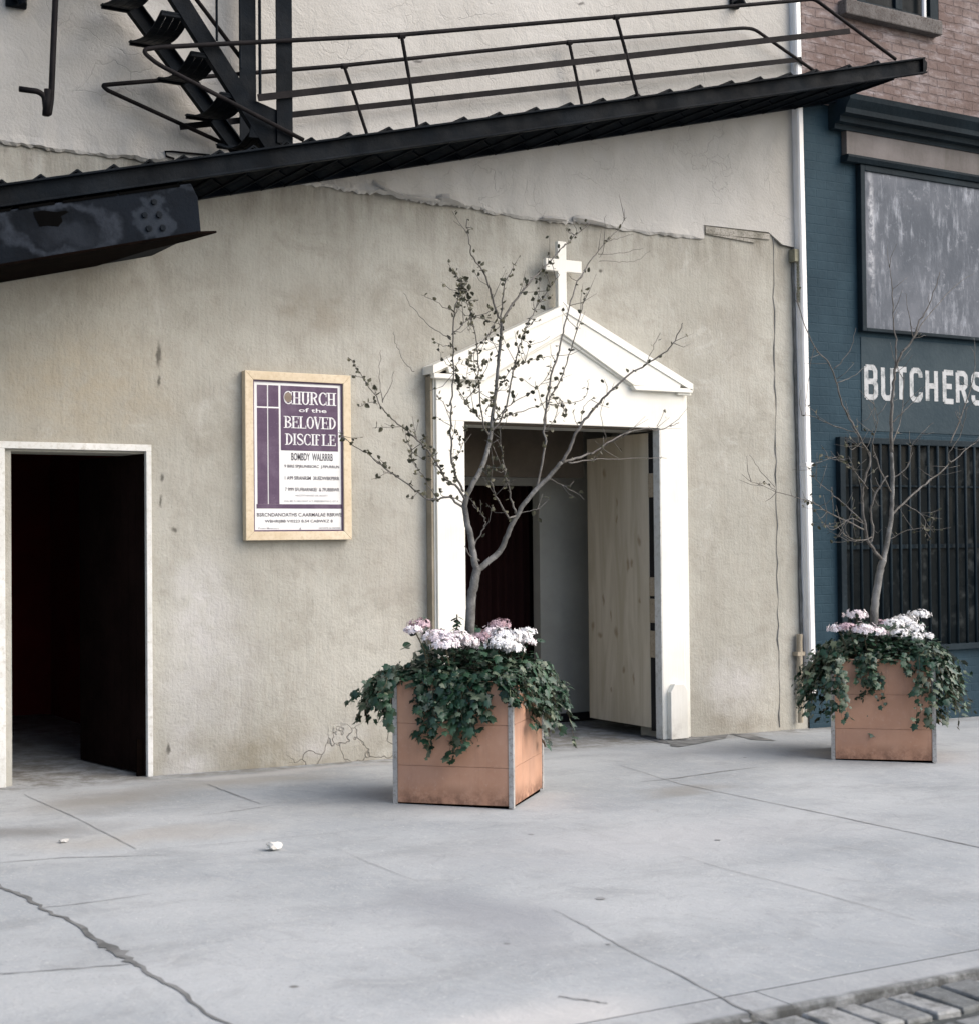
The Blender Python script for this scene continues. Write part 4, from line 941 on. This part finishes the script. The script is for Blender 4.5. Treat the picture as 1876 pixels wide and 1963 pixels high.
c_ = MB(); p0_ = at(520, 262, SYN); c_.prism([(p0_.x-.14, p0_.z-.02), (p0_.x+.12, p0_.z-.0), (p0_.x+.04, p0_.z+.16), (p0_.x-.10, p0_.z+.2)], SYN-.004, SYN+.006); c_.build('gusset_plate', M['iron'], us)

# ================================================================== SMALL IRONWORK
dr_ = thing('hooked_rod', 'black iron rod with hooked end hanging at the upper left of the church wall', 'iron rod', at(93, 218, -.5))
r = MB(); pts = [at(x, y, -.5) for x, y in ((37, 170), (74, 175), (85, 184), (88, 215), (94, 218), (98, 190), (106, 0))]; d = pts[-1]-pts[-2]; pts[-1] = pts[-1]+d*.8
r.tube(rnd(pts, .06), .017, 8); r.build('rod', M['rail'], dr_, smooth=True)
r = MB(); p = at(88, 211, -.5); r.tube([p+Vector((0, 0, -.03)), p+Vector((.012, 0, .12))], .022, 8); r.build('coupling', M['rail'], dr_, smooth=True)
for lab, x, y, s in (('black iron wall bracket high on the church wall beside the downpipe', 1411, 8, .04), ('black iron wall bracket high above the hooked rod', 33, 0, .06)):
    p = at(x, y, -.06); b_ = thing('wall_bracket', lab, 'bracket', p, 'iron brackets on the church wall')
    q = MB(); q.box(p.x-s, p.x+s, -.05, -.02, p.z-s*.6, p.z+s*2); q.build('plate', M['iron'], b_, bevel=.004)
    q = MB(); q.tube([(p.x, -.05, p.z+s*.3), (p.x, -.13, p.z+s*.2), (p.x+.01, -.15, p.z-s*.9)], [s*.45, s*.5, s*.4], 8); q.build('hook', M['iron'], b_)

# ================================================================== PLANTERS, IVY, FLOWERS
IVY = [(0, 0), (.16, -.1), (.42, .05), (.34, .3), (.5, .52), (.22, .6), (0, 1), (-.22, .6), (-.5, .52), (-.34, .3), (-.42, .05), (-.16, -.1)]
def leaf(mb, p, nrm, up, s, shape=IVY, fold=.18):
    n = nrm.normalized(); u = up-n*up.dot(n)
    u = u.normalized() if u.length > 1e-4 else n.orthogonal().normalized(); r = u.cross(n)
    vs = [p+r*(a*s)+u*((b-.1)*s)+n*(-abs(a)*fold*s-.12*b*b*s) for a, b in shape]
    vs.append(p+u*(.35*s)); c = len(vs)-1; k_ = len(shape)
    mb.add(vs, [(i, (i+1) % k_, c) for i in range(k_)])
def rv(s=1.0): return Vector((random.gauss(0, s), random.gauss(0, s), random.gauss(0, s)))
SZ = .685; PHT = .715
def planter(corner, ang, label, idx):
    e1 = Vector((math.cos(ang), math.sin(ang), 0)); e2 = Vector((e1.y, -e1.x, 0))    # e1: street-side edge going left, e2: right-hand edge
    e2 = -e2 if (e2.y < 0) else e2
    c0 = Vector((corner[0], corner[1], g(corner[0])+.0)); cen = c0+e1*SZ/2+e2*SZ/2
    z0 = min(g((c0+e1*SZ).x), g((c0+e2*SZ).x), c0.z)-.004
    t = thing('planter', label, 'planter', (cen.x, cen.y, z0), 'square planters on the pavement')
    up_ = Vector((0, 0, 1))
    def W_(a, b, z): return c0*1.0+e1*a+e2*b+Vector((0, 0, z0-c0.z+z))
    pw = .026
    q = MB(); q.obox(W_(SZ/2, SZ/2, .018), e1*(SZ/2-.02), e2*(SZ/2-.02), up_*.018); q.build('base', M['rust'], t)
    for (a0_, b0_, a1_, b1_, outv) in ((0, 0, SZ, 0, -e2), (0, 0, 0, SZ, -e1), (SZ, 0, SZ, SZ, e1), (0, SZ, SZ, SZ, e2)):
        q = MB(); A_ = W_(a0_, b0_, 0); B_ = W_(a1_, b1_, 0); d = (B_-A_).normalized(); ctr = (A_+B_)/2
        for za_, zb_ in ((.03, .2335), (.2350, .4645), (.4660, PHT-.012)):
            q.obox(Vector((ctr.x, ctr.y, z0+(za_+zb_)/2))-outv*.014, d*(SZ/2-pw-.001), outv*.010, up_*(zb_-za_)/2)
        q.build('side_panel', M['terra'], t, bevel=.0018)
    for a_, b_ in ((0, 0), (SZ, 0), (0, SZ), (SZ, SZ)):
        q = MB(); i1 = e1*(1 if a_ == 0 else -1); i2 = e2*(1 if b_ == 0 else -1); A_ = W_(a_, b_, PHT/2+.01)
        q.obox(A_+i1*pw/2+i2*.003, i1*pw/2, i2*.003, up_*(PHT/2-.01)); q.obox(A_+i2*(pw/2+.006)+i1*.003, i1*.003, i2*pw/2, up_*(PHT/2-.01)); q.build('corner_post', M['zinc'], t)
    q = MB(); q.obox(W_(SZ/2, SZ/2, PHT-.07), e1*(SZ/2-.03), e2*(SZ/2-.03), up_*.02); q.build('soil', M['soil'], t)
    return dict(t=t, W=W_, e1=e1, e2=e2, cen=cen, z0=z0)

def ivy(P_, label, zones, nmound, pale, seed):
    random.seed(seed); W_ = P_['W']; e1, e2, cen = P_['e1'], P_['e2'], P_['cen']
    t = thing('ivy_plant', label, 'ivy', (cen.x, cen.y, P_['z0']+PHT-.05), 'ivy in the planters')
    lf = MB(); st = MB()
    def perim(s):       # 0..1 street side from left corner to front corner, 1..2 right side, 2..3 back, 3..4 left-back
        s = s % 4; k_ = int(s); f = s-k_
        a, b, o = ((SZ*(1-f), 0, -e2), (0, SZ*f, -e1), (SZ*f, SZ, e2), (SZ, SZ*(1-f), e1))[k_]
        return a, b, o
    lm = lambda: 1 if random.random() < pale else 0
    for (s0, s1, n, out, drop, rise) in zones:
        for _ in range(n):
            s = random.uniform(s0, s1); a, b, o = perim(s); p0 = W_(a, b, PHT-.03)-o*random.uniform(.02, .12)
            f = s % 1; cornerish = 0
            od = (o+e1*random.uniform(-.5, .5)+e2*random.uniform(-.5, .5)).normalized()
            L_ = drop*random.uniform(.45, 1.1); OO = out*random.uniform(.35, 1.1); hh = rise*random.uniform(.4, 1.1)
            pts = []
            for i in range(9):
                q = i/8; p = p0+od*(OO*(1-(1-q)**1.7)+.05*q)+Vector((0, 0, hh*math.sin(min(1, q*2.2)*math.pi*.8)-L_*max(0, q-.25)**1.25*1.3))
                pts.append(p+rv(.008))
            st.tube(pts, [.003-.002*i/8 for i in range(9)], 4, False)
            for i in range(1, 9):
                for k_ in range(random.choice((3, 4, 5))):
                    p = lerp(pts[i-1], pts[i], random.random())+rv(.016); lf.cur = lm()
                    leaf(lf, p, od*random.uniform(.4, 1)+Vector((0, 0, random.uniform(.2, 1.0)))+rv(.35), Vector((0, 0, -1))+od*.6+rv(.45), random.choice((.018, .024, .030, .038, .046, .058)))
    for _ in range(nmound):
        a = random.uniform(-.03, SZ+.03); b = random.uniform(-.03, SZ+.03); r = max(abs(a-SZ/2), abs(b-SZ/2))/(SZ/2)
        h = PHT-.03+.235*(1-min(1, r)**2.2)*random.uniform(.4, 1.05)+random.uniform(0, .03); p = W_(a, b, h); lf.cur = lm()
        leaf(lf, p, Vector((0, 0, 1))+(p-cen).normalized()*.4+rv(.5), (e1*random.uniform(-1, 1)+e2*random.uniform(-1, 1)), random.choice((.022, .030, .038, .046, .060)))
    lf.build('foliage', [M['ivy'], M['ivyold']], t, smooth=True); st.build('stems', M['stem'], t)
    return t
def flower_head(mb, c, r, n):
    for _ in range(int(n*1.25)):
        d = rv(1).normalized(); d.z = abs(d.z)*1.0-.15; d.normalize(); rr_ = r*random.choice((.5, .8, 1, 1.1, 1.25, 1.4))*random.uniform(.85, 1.15); p = c+Vector((d.x*rr_*1.25, d.y*rr_*1.1, d.z*rr_*.62-.012)); u = d.orthogonal().normalized(); w_ = d.cross(u); a0 = random.random()*6; s = random.uniform(.011, .021)
        vs = [p+d*.003]
        for k_ in range(10):
            a = a0+k_*math.pi/5; rr = s*(1.0 if k_ % 2 else .62); vs.append(p+(u*math.cos(a)+w_*math.sin(a))*rr+d*(.004 if k_ % 2 else 0)+rv(.001))
        mb.add(vs, [(0, 1+k_, 1+(k_+1) % 10) for k_ in range(10)])
def flowers(P_, label, heads, extra, seed):
    random.seed(seed); cen = P_['cen']; base = None
    t = thing('flowering_plant', label, 'flowers', (cen.x, cen.y, P_['z0']+PHT-.05), 'flowers in the planters')
    lf = MB(); st = MB()
    for x, y, Yo, r, n, mt in heads:
        c_ = at(x, y+5, cen.y+Yo); q = MB(); flower_head(q, c_, r, n); q.build('flower_head', M[mt], t, smooth=False)
        b_ = Vector((lerp(c_.x, cen.x, .3), lerp(c_.y, cen.y, .3), P_['z0']+PHT-.06)); st.tube([b_, lerp(b_, c_, .6)+rv(.01), c_], .004, 5)
        for _ in range(16):
            p = lerp(b_, c_, random.uniform(.45, .92))+rv(.035); leaf(lf, p, Vector((0, -.3, 1))+rv(.5), rv(1), random.uniform(.03, .055), [(0, 0), (.3, .15), (.38, .5), (.22, .82), (0, 1), (-.22, .82), (-.38, .5), (-.3, .15)])
    for x, y, Yo in extra:
        c_ = at(x, y, cen.y+Yo); b_ = Vector((c_.x, c_.y, P_['z0']+PHT-.05)); st.tube([b_, c_], .004, 5)
        for i in range(14): leaf(lf, lerp(b_, c_, random.uniform(.75, 1))+rv(.006), Vector((math.cos(i*2.4)*.4, math.sin(i*2.4)*.4, 1)), Vector((math.cos(i*2.4), math.sin(i*2.4), .25)), .05, [(0, 0), (.25, .2), (.3, .55), (0, 1), (-.3, .55), (-.25, .2)])
    lf.build('leaves', M['ivy'], t, smooth=True); st.build('stems', M['stem'], t)

c1 = atg(984, 1553); l1_ = atg(750, 1538)
P1 = planter((c1.x, c1.y), math.atan2(l1_.y-c1.y, l1_.x-c1.x)+.06, 'square terracotta planter with zinc corners nearest the camera, in front of the church door', 0)
c2 = atg(1795, 1464); l2_ = atg(1594, 1457)
P2 = planter((c2.x, c2.y), math.atan2(l2_.y-c2.y, l2_.x-c2.x), 'square terracotta planter farther right, in front of the barred butcher window', 1)
ivy(P1, 'dark green ivy spilling over the planter before the church door',
    [(-.24, .03, 26, .25, .30, .08), (.1, .3, 5, .05, .2, .04), (.26, .76, 24, .10, .24, .05), (.30, .74, 24, .08, .42, .04), (.72, 1.05, 6, .05, .12, .03), (1.05, 1.5, 9, .08, .20, .06), (1.45, 2.15, 32, .17, .36, .08), (1.5, 2.0, 6, .2, .5, .05), (2.2, 3.75, 30, .15, .2, .09)], 1400, .2, 11)
ivy(P2, 'dark green ivy spilling over the planter by the butcher shop',
    [(-.35, .08, 44, .25, .46, .09), (.26, .5, 8, .07, .36, .05), (.3, .4, 3, .06, .5, .05), (.5, .8, 4, .05, .08, .03), (.86, 1.25, 30, .16, .46, .08), (1.2, 2.1, 34, .25, .46, .10), (2.2, 3.65, 30, .17, .25, .1)], 1400, .25, 12)
flowers(P1, 'pale pink and mauve flowers on the left side of the planter before the church door',
        [(805, 1190, -.05, .042, 60, 'mauve'), (793, 1200, -.1, .03, 40, 'pink'), (838, 1213, -.1, .055, 80, 'pink'), (868, 1216, -.15, .055, 80, 'pink'), (893, 1222, -.12, .05, 80, 'pink'), (852, 1228, -.2, .05, 70, 'pink'), (912, 1232, -.1, .04, 50, 'pink')], [(876, 1178, .0)], 21)
flowers(P1, 'bright white flowers on the right side of the planter before the church door',
        [(944, 1206, -.1, .05, 70, 'pink'), (968, 1212, -.16, .055, 90, 'wht'), (990, 1216, -.14, .055, 90, 'wht'), (960, 1228, -.22, .055, 90, 'wht'), (982, 1236, -.2, .045, 70, 'wht'), (958, 1190, .0, .04, 60, 'mauve'), (1010, 1204, .0, .032, 50, 'wht'), (1012, 1222, -.05, .03, 40, 'pink'), (926, 1212, -.1, .04, 50, 'mauve')], [(905, 1192, .05)], 22)
flowers(P2, 'pale pink flowers on the left side of the planter by the butcher shop',
        [(1640, 1172, 0, .05, 70, 'pink'), (1625, 1195, -.1, .04, 50, 'mauve'), (1605, 1198, -.05, .045, 50, 'pink'), (1655, 1200, -.15, .06, 80, 'pink'), (1678, 1205, -.15, .05, 70, 'pink'), (1688, 1190, .0, .045, 60, 'mauve')], [], 23)
flowers(P2, 'white flowers on the right side of the planter by the butcher shop',
        [(1712, 1190, -.05, .055, 80, 'wht'), (1735, 1182, 0, .05, 80, 'wht'), (1762, 1172, .05, .05, 70, 'wht'), (1748, 1198, -.1, .06, 90, 'wht'), (1722, 1208, -.15, .05, 70, 'wht'), (1752, 1215, -.15, .05, 70, 'wht'), (1778, 1212, -.1, .03, 40, 'wht')], [], 24)

# ================================================================== TREES
LEAF = [(0, 0), (.32, .2), (.36, .5), (.16, .85), (0, 1), (-.16, .85), (-.36, .5), (-.32, .2)]
class Tree:
    def __init__(s, P_, label, conv, seed):
        random.seed(seed); cen = P_['cen']; s.Y0 = cen.y; s.conv = conv
        s.t = thing('young_tree', label, 'tree', (cen.x, cen.y, P_['z0']+PHT-.06), 'bare young trees in the planters')
        s.tr = MB(); s.tw = MB(); s.lf = MB(); s.pts = []; s.base = Vector((cen.x, cen.y, P_['z0']+PHT-.06)); s.leafy = []
    def branch(s, pix, r0, r1, drift=0, leaves=0, twigs=0, big=False, root=False, n=5):
        P_ = [s.conv(*p) for p in pix]
        if root: Y = s.Y0
        else:
            x, y = P_[0]; Y = min(s.pts, key=lambda q: (q[0]-x)**2+(q[1]-y)**2)[2]
        if not big: r0 *= 1.25; r1 *= 1.3
        w = []; acc = 0; prev = None
        for (x, y) in P_:
            p = at(x, y, Y+drift*acc)
            if prev is not None: acc += (p-prev).length; p = at(x, y, Y+drift*acc)
            prev = p; w.append(p)
        if root: w[0] = Vector((w[0].x, w[0].y, s.base.z))
        c = catmull(w, n); c = [p+rv(.0016 if big else .003) for p in c]; m_ = len(c)
        rad = [lerp(r0, r1, (i/(m_-1))**.8) for i in range(m_)]
        (s.tr if big else s.tw).tube(c, rad, 9 if big else 5)
        cp = catmull([Vector((x, y, 0)) for x, y in P_], n)
        for q, p in zip(cp, c): s.pts.append((q.x, q.y, p.y))
        L_ = sum((c[i+1]-c[i]).length for i in range(m_-1))
        for _ in range(int((twigs*1.7+(1 if twigs else 0))*L_)):
            i = random.randrange(m_//5, m_-1); d = (c[i+1]-c[i]).normalized(); k_ = (d*.8+rv(.75)); k_ = k_.normalized(); l = random.uniform(.04, .20)
            q = [c[i], c[i]+k_*l*.5+rv(.006), c[i]+k_*l+Vector((0, 0, .02))+rv(.01)]; s.tw.tube(q, [.0022, .0018, .001], 4)
            for j in range(int(leaves*l*.55+random.random())): s.put(lerp(q[1], q[2], random.random()))
        for _ in range(int(leaves*L_)): s.put(c[random.randrange(m_//8, m_)])
    def put(s, p):
        leaf(s.lf, p+rv(.007), rv(1)+Vector((0, -.4, .3)), rv(1)+Vector((0, 0, .6)), random.uniform(.016, .036), LEAF, .3)
    def finish(s):
        s.tr.build('trunk', M['bark'], s.t, smooth=True); s.tw.build('crown', M['twig'], s.t, smooth=True); s.lf.build('leaves', M['treeleaf'], s.t)
c4 = lambda x, y: (622.9+x*.4271, 407.3+y*.4271)
T1 = Tree(P1, 'slim grey young tree with sparse olive leaves before the church door', c4, 31)
B_ = T1.branch
B_([(648, 1960), (650, 1820), (660, 1720), (672, 1650), (684, 1600)], .030, .024, 0, big=True, root=True)
B_([(682, 1612), (668, 1545), (650, 1440), (632, 1360), (630, 1295), (658, 1230), (700, 1150), (730, 1060), (745, 980)], .021, .012, .05, big=True)
B_([(745, 980), (755, 880), (768, 760), (780, 640), (788, 540), (790, 490)], .0115, .008, .05, 14, 5, big=True)
B_([(790, 490), (760, 420), (735, 330), (700, 250), (660, 190), (645, 100), (635, 25)], .0065, .0018, -.3, 26, 3); B_([(645, 100), (610, 60), (578, 38)], .002, .001, -.3)
B_([(790, 490), (850, 400), (920, 310), (1000, 230), (1060, 160), (1130, 95), (1190, 40)], .0065, .0018, .35, 20, 3); B_([(1130, 95), (1115, 30)], .002, .001, .2); B_([(790, 480), (800, 340), (830, 270), (855, 225)], .004, .0015, -.1, 42, 4)
B_([(684, 1605), (740, 1560), (790, 1510), (825, 1430), (860, 1360), (920, 1270), (1000, 1190), (1060, 1120)], .019, .0115, -.15, big=True)
B_([(1060, 1120), (1095, 1060), (1130, 980), (1190, 900), (1260, 820), (1350, 740), (1440, 680), (1520, 630), (1570, 570), (1605, 490)], .009, .002, -.25, 10, 3)
B_([(1060, 1120), (1110, 1108), (1200, 1078), (1270, 1030), (1350, 990), (1440, 970), (1500, 975), (1590, 945)], .007, .0018, .2, 3, 6); B_([(1490, 960), (1525, 880)], .002, .001, .1, 14)
B_([(1090, 1125), (1200, 1110), (1320, 1105), (1530, 1101)], .004, .0012, .3, 2, 3)
B_([(1000, 1190), (1060, 1220), (1120, 1255), (1165, 1290)], .003, .001, -.2, 4, 4)
B_([(950, 1235), (985, 1050), (980, 970), (990, 880), (1020, 810), (1060, 740), (1095, 640), (1130, 520), (1150, 430), (1172, 360)], .006, .0016, .1, 14, 4)
B_([(982, 960), (1000, 800), (1040, 640), (1065, 540), (1095, 420), (1130, 310), (1190, 220), (1250, 140), (1310, 80), (1350, 20)], .006, .0015, .3, 10, 3); B_([(1250, 140), (1255, 10)], .002, .001, .2)
B_([(1220, 188), (1340, 180), (1425, 158)], .002, .001, .2); B_([(1260, 130), (1320, 112), (1380, 98)], .002, .001, .2); B_([(1230, 215), (1320, 222), (1400, 215), (1460, 165)], .0017, .0009, .3)
B_([(860, 1360), (815, 1360), (770, 1280), (750, 1230), (730, 1170), (725, 1130)], .0055, .0016, -.2, 30, 9); B_([(850, 1350), (830, 1260), (810, 1180), (790, 1060), (785, 960)], .005, .0016, -.25, 30, 9)
B_([(632, 1290), (590, 1230), (540, 1190), (510, 1140), (470, 1080), (400, 1010), (330, 950), (260, 880), (210, 800), (160, 720), (105, 645)], .0065, .0015, -.15, 44, 6)
B_([(260, 850), (245, 740), (250, 615)], .0022, .001, .2, 3); B_([(260, 850), (300, 770), (305, 715)], .002, .001, -.1, 2); B_([(240, 860), (200, 855), (155, 868)], .002, .001, .1, 60)
B_([(622, 1325), (560, 1280), (500, 1290), (450, 1280), (360, 1210), (270, 1150), (190, 1080), (120, 1040), (65, 985)], .006, .0014, .1, 34, 6)
B_([(626, 1310), (590, 1285), (530, 1275), (515, 1245)], .004, .001, -.3, 30); B_([(505, 1285), (440, 1180), (390, 1110), (400, 1040)], .0028, .001, -.3, 60, 6)
B_([(622, 1255), (590, 1180), (570, 1100), (565, 960), (570, 850), (575, 720), (575, 560), (580, 440), (600, 380), (610, 320)], .006, .002, -.25, 20, 5)
B_([(610, 320), (590, 280), (570, 260), (550, 210)], .002, .001, -.1, 60); B_([(605, 350), (640, 350), (650, 345)], .0018, .001, -.1, 90); B_([(600, 380), (610, 320), (630, 310)], .002, .001, .2, 150)
B_([(575, 600), (520, 595), (498, 583)], .0018, .001, .3); B_([(570, 570), (470, 510), (400, 430), (355, 360)], .0022, .001, .3); B_([(580, 450), (500, 400), (435, 370)], .0022, .001, -.3); B_([(575, 700), (530, 660), (510, 600)], .0016, .001, .3)
B_([(400, 712), (350, 660), (320, 590), (310, 535)], .0016, .0009, .3, 3)
B_([(735, 1000), (705, 920), (690, 760), (685, 620), (660, 480), (640, 380), (600, 330)], .0045, .0015, -.3, 44, 8)
B_([(740, 990), (800, 900), (840, 730), (870, 600), (900, 520), (940, 440), (1000, 350), (1055, 275)], .005, .0014, -.2, 36, 8)
B_([(575, 545), (660, 470), (720, 480), (785, 500)], .0025, .0015, .1, 44, 6)
B_([(750, 950), (830, 860), (930, 800), (1010, 740)], .003, .001, -.25, 26, 8); B_([(700, 930), (640, 860), (600, 780), (585, 700)], .003, .001, -.35, 60, 10); B_([(720, 900), (760, 820), (840, 700), (930, 660), (1030, 640)], .003, .001, .25, 40, 8)
B_([(760, 930), (860, 900), (950, 870), (1040, 830), (1080, 890)], .003, .001, -.25, 26, 8); B_([(990, 900), (960, 820), (940, 760)], .002, .001, .2, 12); B_([(1010, 860), (1120, 850), (1170, 820), (1180, 745)], .002, .001, -.2, 26)
B_([(870, 560), (930, 590), (1010, 555)], .002, .001, .2, 4); B_([(790, 500), (690, 600), (650, 660), (640, 760)], .0025, .001, -.2, 40, 6); B_([(1140, 960), (1170, 860), (1215, 830)], .002, .001, -.1, 20, 4); B_([(570, 1120), (610, 1060), (590, 980)], .002, .001, -.2, 60, 6)
B_([(690, 1560), (650, 1540), (630, 1500)], .004, .002, -.2); B_([(665, 1500), (700, 1440), (720, 1390), (690, 1340), (660, 1310)], .0035, .002, -.2, 20, 5); B_([(870, 1350), (950, 1330), (1000, 1290)], .0025, .001, -.2, 10, 6); B_([(560, 900), (520, 840), (500, 820)], .002, .001, .1, 10); B_([(1260, 1020), (1235, 900), (1265, 800)], .0016, .0009, -.2, 2)
B_([(1440, 680), (1470, 610), (1500, 545)], .002, .001, -.2, 12)
for q_ in range(150):
    p_ = random.choice([a_ for a_ in T1.pts if 800 < a_[0] < 990 and 560 < a_[1] < 930]); T1.put(at(*p_))
T1.finish()
c5 = lambda x, y: (1437.5+x*.4883, 575+y*.4883)
T2 = Tree(P2, 'slender nearly leafless young tree before the barred butcher window', c5, 32)
B_ = T2.branch
B_([(484, 1330), (488, 1215), (495, 1150), (510, 1060), (522, 1020)], .030, .024, 0, big=True, root=True)
B_([(520, 1030), (540, 940), (550, 880), (556, 800), (560, 700), (555, 600)], .020, .012, .1, big=True)
B_([(555, 600), (554, 480), (560, 380), (566, 290), (590, 220), (640, 150), (660, 90), (690, 40), (720, -30), (745, -110)], .011, .002, -.1, 2, 4)
B_([(566, 300), (572, 180), (560, 50), (556, -60), (545, -140)], .006, .0015, .2, 1, 4); B_([(640, 150), (700, 60), (790, -40), (880, -110)], .004, .001, .25); B_([(640, 150), (620, 50), (610, -30)], .003, .001, -.2); B_([(640, 150), (690, 140)], .002, .001)
B_([(548, 850), (640, 760), (720, 700), (785, 640), (870, 570), (930, 520)], .007, .002, .15, 2, 4)
B_([(513, 1015), (470, 960), (450, 880), (440, 800), (450, 700), (470, 620), (420, 520), (370, 430), (340, 330), (310, 250), (250, 180), (205, 70), (180, 0)], .010, .0018, -.1, 2, 4)
B_([(470, 960), (482, 900), (470, 830), (500, 745), (540, 690)], .008, .004, -.25, 2, 5); B_([(440, 870), (360, 790), (290, 735), (245, 690)], .005, .0012, .2, 12, 8); B_([(445, 900), (300, 830), (230, 790), (100, 750), (-10, 705)], .005, .001, -.15, 5, 6)
B_([(250, 690), (235, 670), (165, 668)], .002, .001, .2, 12); B_([(95, 735), (40, 670), (0, 610)], .002, .001, .2); B_([(100, 750), (60, 720), (30, 725)], .002, .001, .2, 30)
B_([(480, 930), (420, 945), (370, 920), (330, 870)], .004, .001, -.3, 8, 8); B_([(480, 945), (400, 945), (320, 955)], .003, .001, .3, 8, 8); B_([(345, 325), (400, 300), (460, 255)], .003, .001, .1); B_([(330, 270), (390, 200), (415, 110)], .003, .001, -.2)
B_([(785, 560), (850, 400), (880, 260), (880, 150)], .005, .001, .1, 2, 3); B_([(785, 640), (780, 600), (830, 520), (850, 420)], .004, .0015, -.2, 1, 3); B_([(560, 480), (600, 440), (650, 390), (685, 340)], .004, .001, -.2); B_([(540, 940), (620, 905), (720, 890)], .003, .001, -.3, 14, 9)
B_([(555, 760), (500, 640), (480, 560), (500, 470), (480, 400)], .005, .001, -.3, 3, 6); B_([(560, 560), (590, 470), (600, 330), (570, 250)], .004, .001, .25, 1, 4); B_([(470, 620), (440, 560), (400, 590), (370, 540)], .003, .001, -.3, 6, 8)
B_([(420, 520), (320, 490), (240, 455), (200, 450)], .003, .001, .2, 8, 5); B_([(460, 740), (400, 660), (340, 620), (250, 640)], .004, .001, -.3, 14, 10); B_([(450, 880), (390, 860), (330, 900), (290, 880)], .003, .001, -.2, 14, 9); B_([(560, 700), (620, 650), (640, 560), (720, 480)], .004, .001, -.2, 3, 6); B_([(250, 180), (230, 300), (215, 420)], .002, .001, .3); B_([(600, 800), (680, 850), (690, 930)], .003, .001, -.2, 18, 9)
T2.finish()

# ================================================================== LITTER
random.seed(5)
def lump(name, label, cat, x, y, s, mat, flat=.6):
    p = atg(x, y, 0); bm = bmesh.new(); bmesh.ops.create_icosphere(bm, subdivisions=2, radius=s)
    for v_ in bm.verts: v_.co = Vector((v_.co.x*1.3, v_.co.y, v_.co.z*flat))*random.uniform(.65, 1.2)
    z = min(v_.co.z for v_ in bm.verts)
    me = bpy.data.meshes.new(name); bm.to_mesh(me); bm.free(); me.materials.append(M[mat]); o = bpy.data.objects.new(name, me); COL.objects.link(o); o.location = p-Vector((0, 0, z)); tag(o, label, cat)
lump('crumpled_paper', 'small crumpled white paper lying on the pavement left of the near planter', 'litter', 525, 1631, .030, 'litter', .7)
lump('pebble', 'pale pebble on the stained pavement below the left doorway', 'stone', 122, 1616, .020, 'stonebit', .5)
